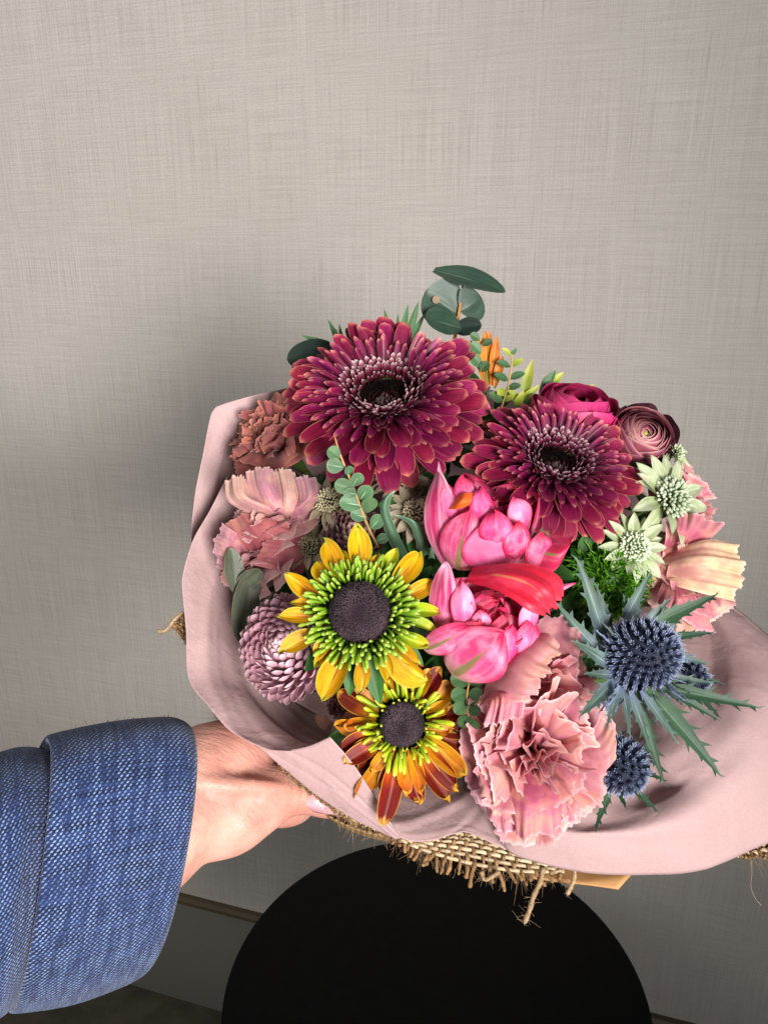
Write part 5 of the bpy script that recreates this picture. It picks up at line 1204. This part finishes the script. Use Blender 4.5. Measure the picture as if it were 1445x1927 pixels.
# fine foliage at the back
for k, (lab, pts, tips) in enumerate((('narrow dark green leaf tips poking out behind the top left of the gerbera', [(690, 760, .48), (650, 670, .482), (632, 620, .482)], [((640, 650, .482), (617, 600, .482)), ((650, 668, .482), (638, 608, .48)), ((640, 660, .482), (566, 630, .48)), ((662, 690, .482), (590, 648, .478)), ((660, 690, .482), (664, 612, .479))]),
                                  ('narrow green leaf tips behind the top of the large gerbera', [(745, 720, .485), (750, 650, .487), (765, 600, .487)], [((735, 650, .486), (723, 580, .486)), ((755, 640, .487), (768, 572, .487)), ((765, 640, .487), (788, 566, .486)), ((770, 650, .487), (800, 588, .486)), ((750, 660, .487), (748, 590, .484))]))):
    f_ = sprig('narrow_leaf_sprig', lab, 'foliage', pts, .0009, M_STEM)
    for i, (b, t) in enumerate(tips): leaf(f_, b, t, .2, M_EUSD, (rg.uniform(-.5, .5), .2, 1), 6, .2, 60 + i + 9 * k, dict(base=.3, vm=.35, p=1.5, q=1.1))
ly = sprig('leafy_twig', 'olive twig with small leaves above the smaller gerbera', 'foliage', [(930, 800, .462), (952, 740, .460), (962, 690, .458), (962, 662, .458)], .0008, M_TWIG)
for i, (b, t, w) in enumerate([((962, 670, .458), (945, 655, .456), .5), ((962, 668, .458), (972, 655, .456), .5), ((960, 690, .458), (935, 680, .455), .5), ((961, 688, .458), (985, 676, .455), .5), ((956, 715, .459), (930, 705, .455), .55), ((957, 712, .459), (988, 702, .455), .5), ((952, 735, .46), (935, 742, .455), .7), ((955, 730, .459), (980, 725, .455), .6), ((945, 755, .46), (920, 740, .456), .7), ((948, 752, .46), (965, 748, .456), .7)]):
    leaf(ly, b, t, w, M_EUSD if i % 3 else M_LIME, (rg.uniform(-.4, .4), .3, 1), 8, .15, 80 + i)
lm = sprig('lime_leaf_sprig', 'yellow green pointed leaves beside the crimson ranunculus', 'foliage', [(985, 820, .465), (990, 760, .463), (996, 730, .462)], .001, M_STEM)
for i, (b, t, w) in enumerate([((985, 745, .462), (1002, 676, .458), .30), ((980, 755, .462), (1014, 725, .457), .34), ((1022, 730, .465), (1045, 696, .462), .45), ((1030, 730, .465), (1060, 700, .462), .4), ((975, 760, .462), (955, 728, .458), .45), ((985, 770, .461), (1000, 750, .455), .6), ((1085, 750, .465), (1118, 722, .462), .3), ((970, 765, .461), (985, 735, .456), .45)]):
    leaf(lm, b, t, w, M_LIME if i % 3 != 2 else M_EUSD, (rg.uniform(-.4, .4), .3, 1), 8, .25, 100 + i, dict(base=.3, vm=.4, p=1.6, q=1.2))
al = sprig('alstroemeria_bud', 'orange petalled flower seen edge-on behind the large gerbera', 'flower', [(900, 800, .468), (912, 740, .466), (915, 700, .465)], .0014, M_STEM)
for i, (b, t, w) in enumerate([((918, 725, .465), (912, 622, .462), .22), ((925, 725, .464), (934, 632, .460), .2), ((912, 722, .465), (896, 632, .463), .24), ((930, 730, .463), (945, 668, .459), .28), ((905, 700, .464), (885, 640, .462), .3), ((915, 690, .465), (922, 622, .463), .2)]):
    leaf(al, b, t, w, M_ALS, (rg.uniform(-.3, .3), .2, 1), -9, .4, 130 + i, dict(base=.3, vm=.55, p=2, q=1.3), name='petal')
for i, (b, t, w) in enumerate([((905, 690, .458), (885, 668, .456), .8), ((905, 665, .458), (885, 645, .456), .8), ((908, 650, .458), (925, 640, .456), .8), ((902, 640, .458), (885, 628, .456), .8), ((906, 700, .457), (918, 680, .455), .9)]):
    leaf(al, b, t, w, M_EUSD, (rg.uniform(-.4, .4), .3, 1), 8, .15, 150 + i, DISC)
# curled tulip leaves
tl = sprig('tulip_leaf_spray', 'two narrow curled green tulip leaves left of the upper tulip', 'foliage', [(770, 1120, .42), (764, 1080, .413), (758, 1050, .408)], .0016, M_STEM)
def local_leaf(rows, nu, nv): return local_patch(tl, 'leaf', rows, nu, nv, M_GLAU)
local_leaf([[(752, 1058, .408), (762, 1052, .404), (772, 1052, .408)], [(728, 1010, .400), (741, 1006, .395), (752, 1010, .400)], [(716, 965, .395), (724, 964, .391), (735, 968, .396)], [(720, 940, .392), (727, 938, .389), (734, 944, .393)], [(741, 922, .390), (742, 923, .389), (743, 925, .390)]], 7, 18)
local_leaf([[(795, 1056, .405), (800, 1045, .401), (810, 1045, .405)], [(780, 1010, .399), (788, 1003, .395), (800, 1005, .399)], [(768, 985, .396), (774, 978, .392), (785, 982, .396)], [(742, 970, .394), (743, 968, .393), (745, 967, .394)]], 7, 16)
local_leaf([[(806, 1052, .39), (812, 1050, .388), (818, 1052, .39)], [(810, 1032, .386), (813, 1031, .385), (816, 1033, .386)], [(815, 1020, .384), (815.5, 1020, .384), (816, 1021, .384)]], 5, 8)
# filler leaves deep between the heads
fl = thing('filler_foliage', 'dark green leaves in the gaps deep between the flower heads', 'foliage', Matrix.Translation(P(860, 1150, .44)))
rg = random.Random(17)
for i in range(260):
    a = rg.uniform(0, 6.28); r = 400 * math.sqrt(rg.random()); px, py = 870 + r * math.cos(a), 1080 + r * .92 * math.sin(a)
    d = .425 + .075 * (r / 400) ** 2 + .05 * (1080 - py) / 500 + rg.uniform(-.012, .015)
    if px < 520 and py > 1150 or py > 1380 or (px > 1180 and py > 1130): continue
    t = rg.uniform(0, 6.28); l = rg.uniform(40, 75)
    leaf(fl, (px, py, d), (px + l * math.cos(t), py + l * math.sin(t), d - rg.uniform(.0, .012)), rg.uniform(.3, .5), M_SEPAL if i % 3 else M_EUSD, (rg.uniform(-.6, .6), rg.uniform(-.2, .7), 1), 10, .2, 200 + i)
for i in range(90):
    px, py = (rg.uniform(735, 860), rg.uniform(925, 1125)) if i < 55 else (rg.uniform(1000, 1140), rg.uniform(1000, 1180))
    d = rg.uniform(.412, .432); t = rg.uniform(0, 6.28); l = rg.uniform(35, 65)
    leaf(fl, (px, py, d), (px + l * math.cos(t), py + l * math.sin(t), d - rg.uniform(.0, .01)), rg.uniform(.3, .5), M_SEPAL, (rg.uniform(-.6, .6), rg.uniform(-.2, .7), 1), 10, .2, 500 + i)
# leaf showing below the rust rudbeckia and a stray one by the pink tulip
lf = sprig('rudbeckia_leaf', 'broad green leaf behind the right of the rust rudbeckia', 'foliage', [(820, 1400, .41), (850, 1405, .40), (875, 1410, .395)], .001, M_STEM)
leaf(lf, (845, 1400, .398), (905, 1392, .388), .6, M_SEPAL, (.2, .2, 1), 8, .2, 300)
leaf(lf, (850, 1415, .398), (895, 1430, .39), .5, M_SEPAL, (.2, .1, 1), 8, .2, 301)
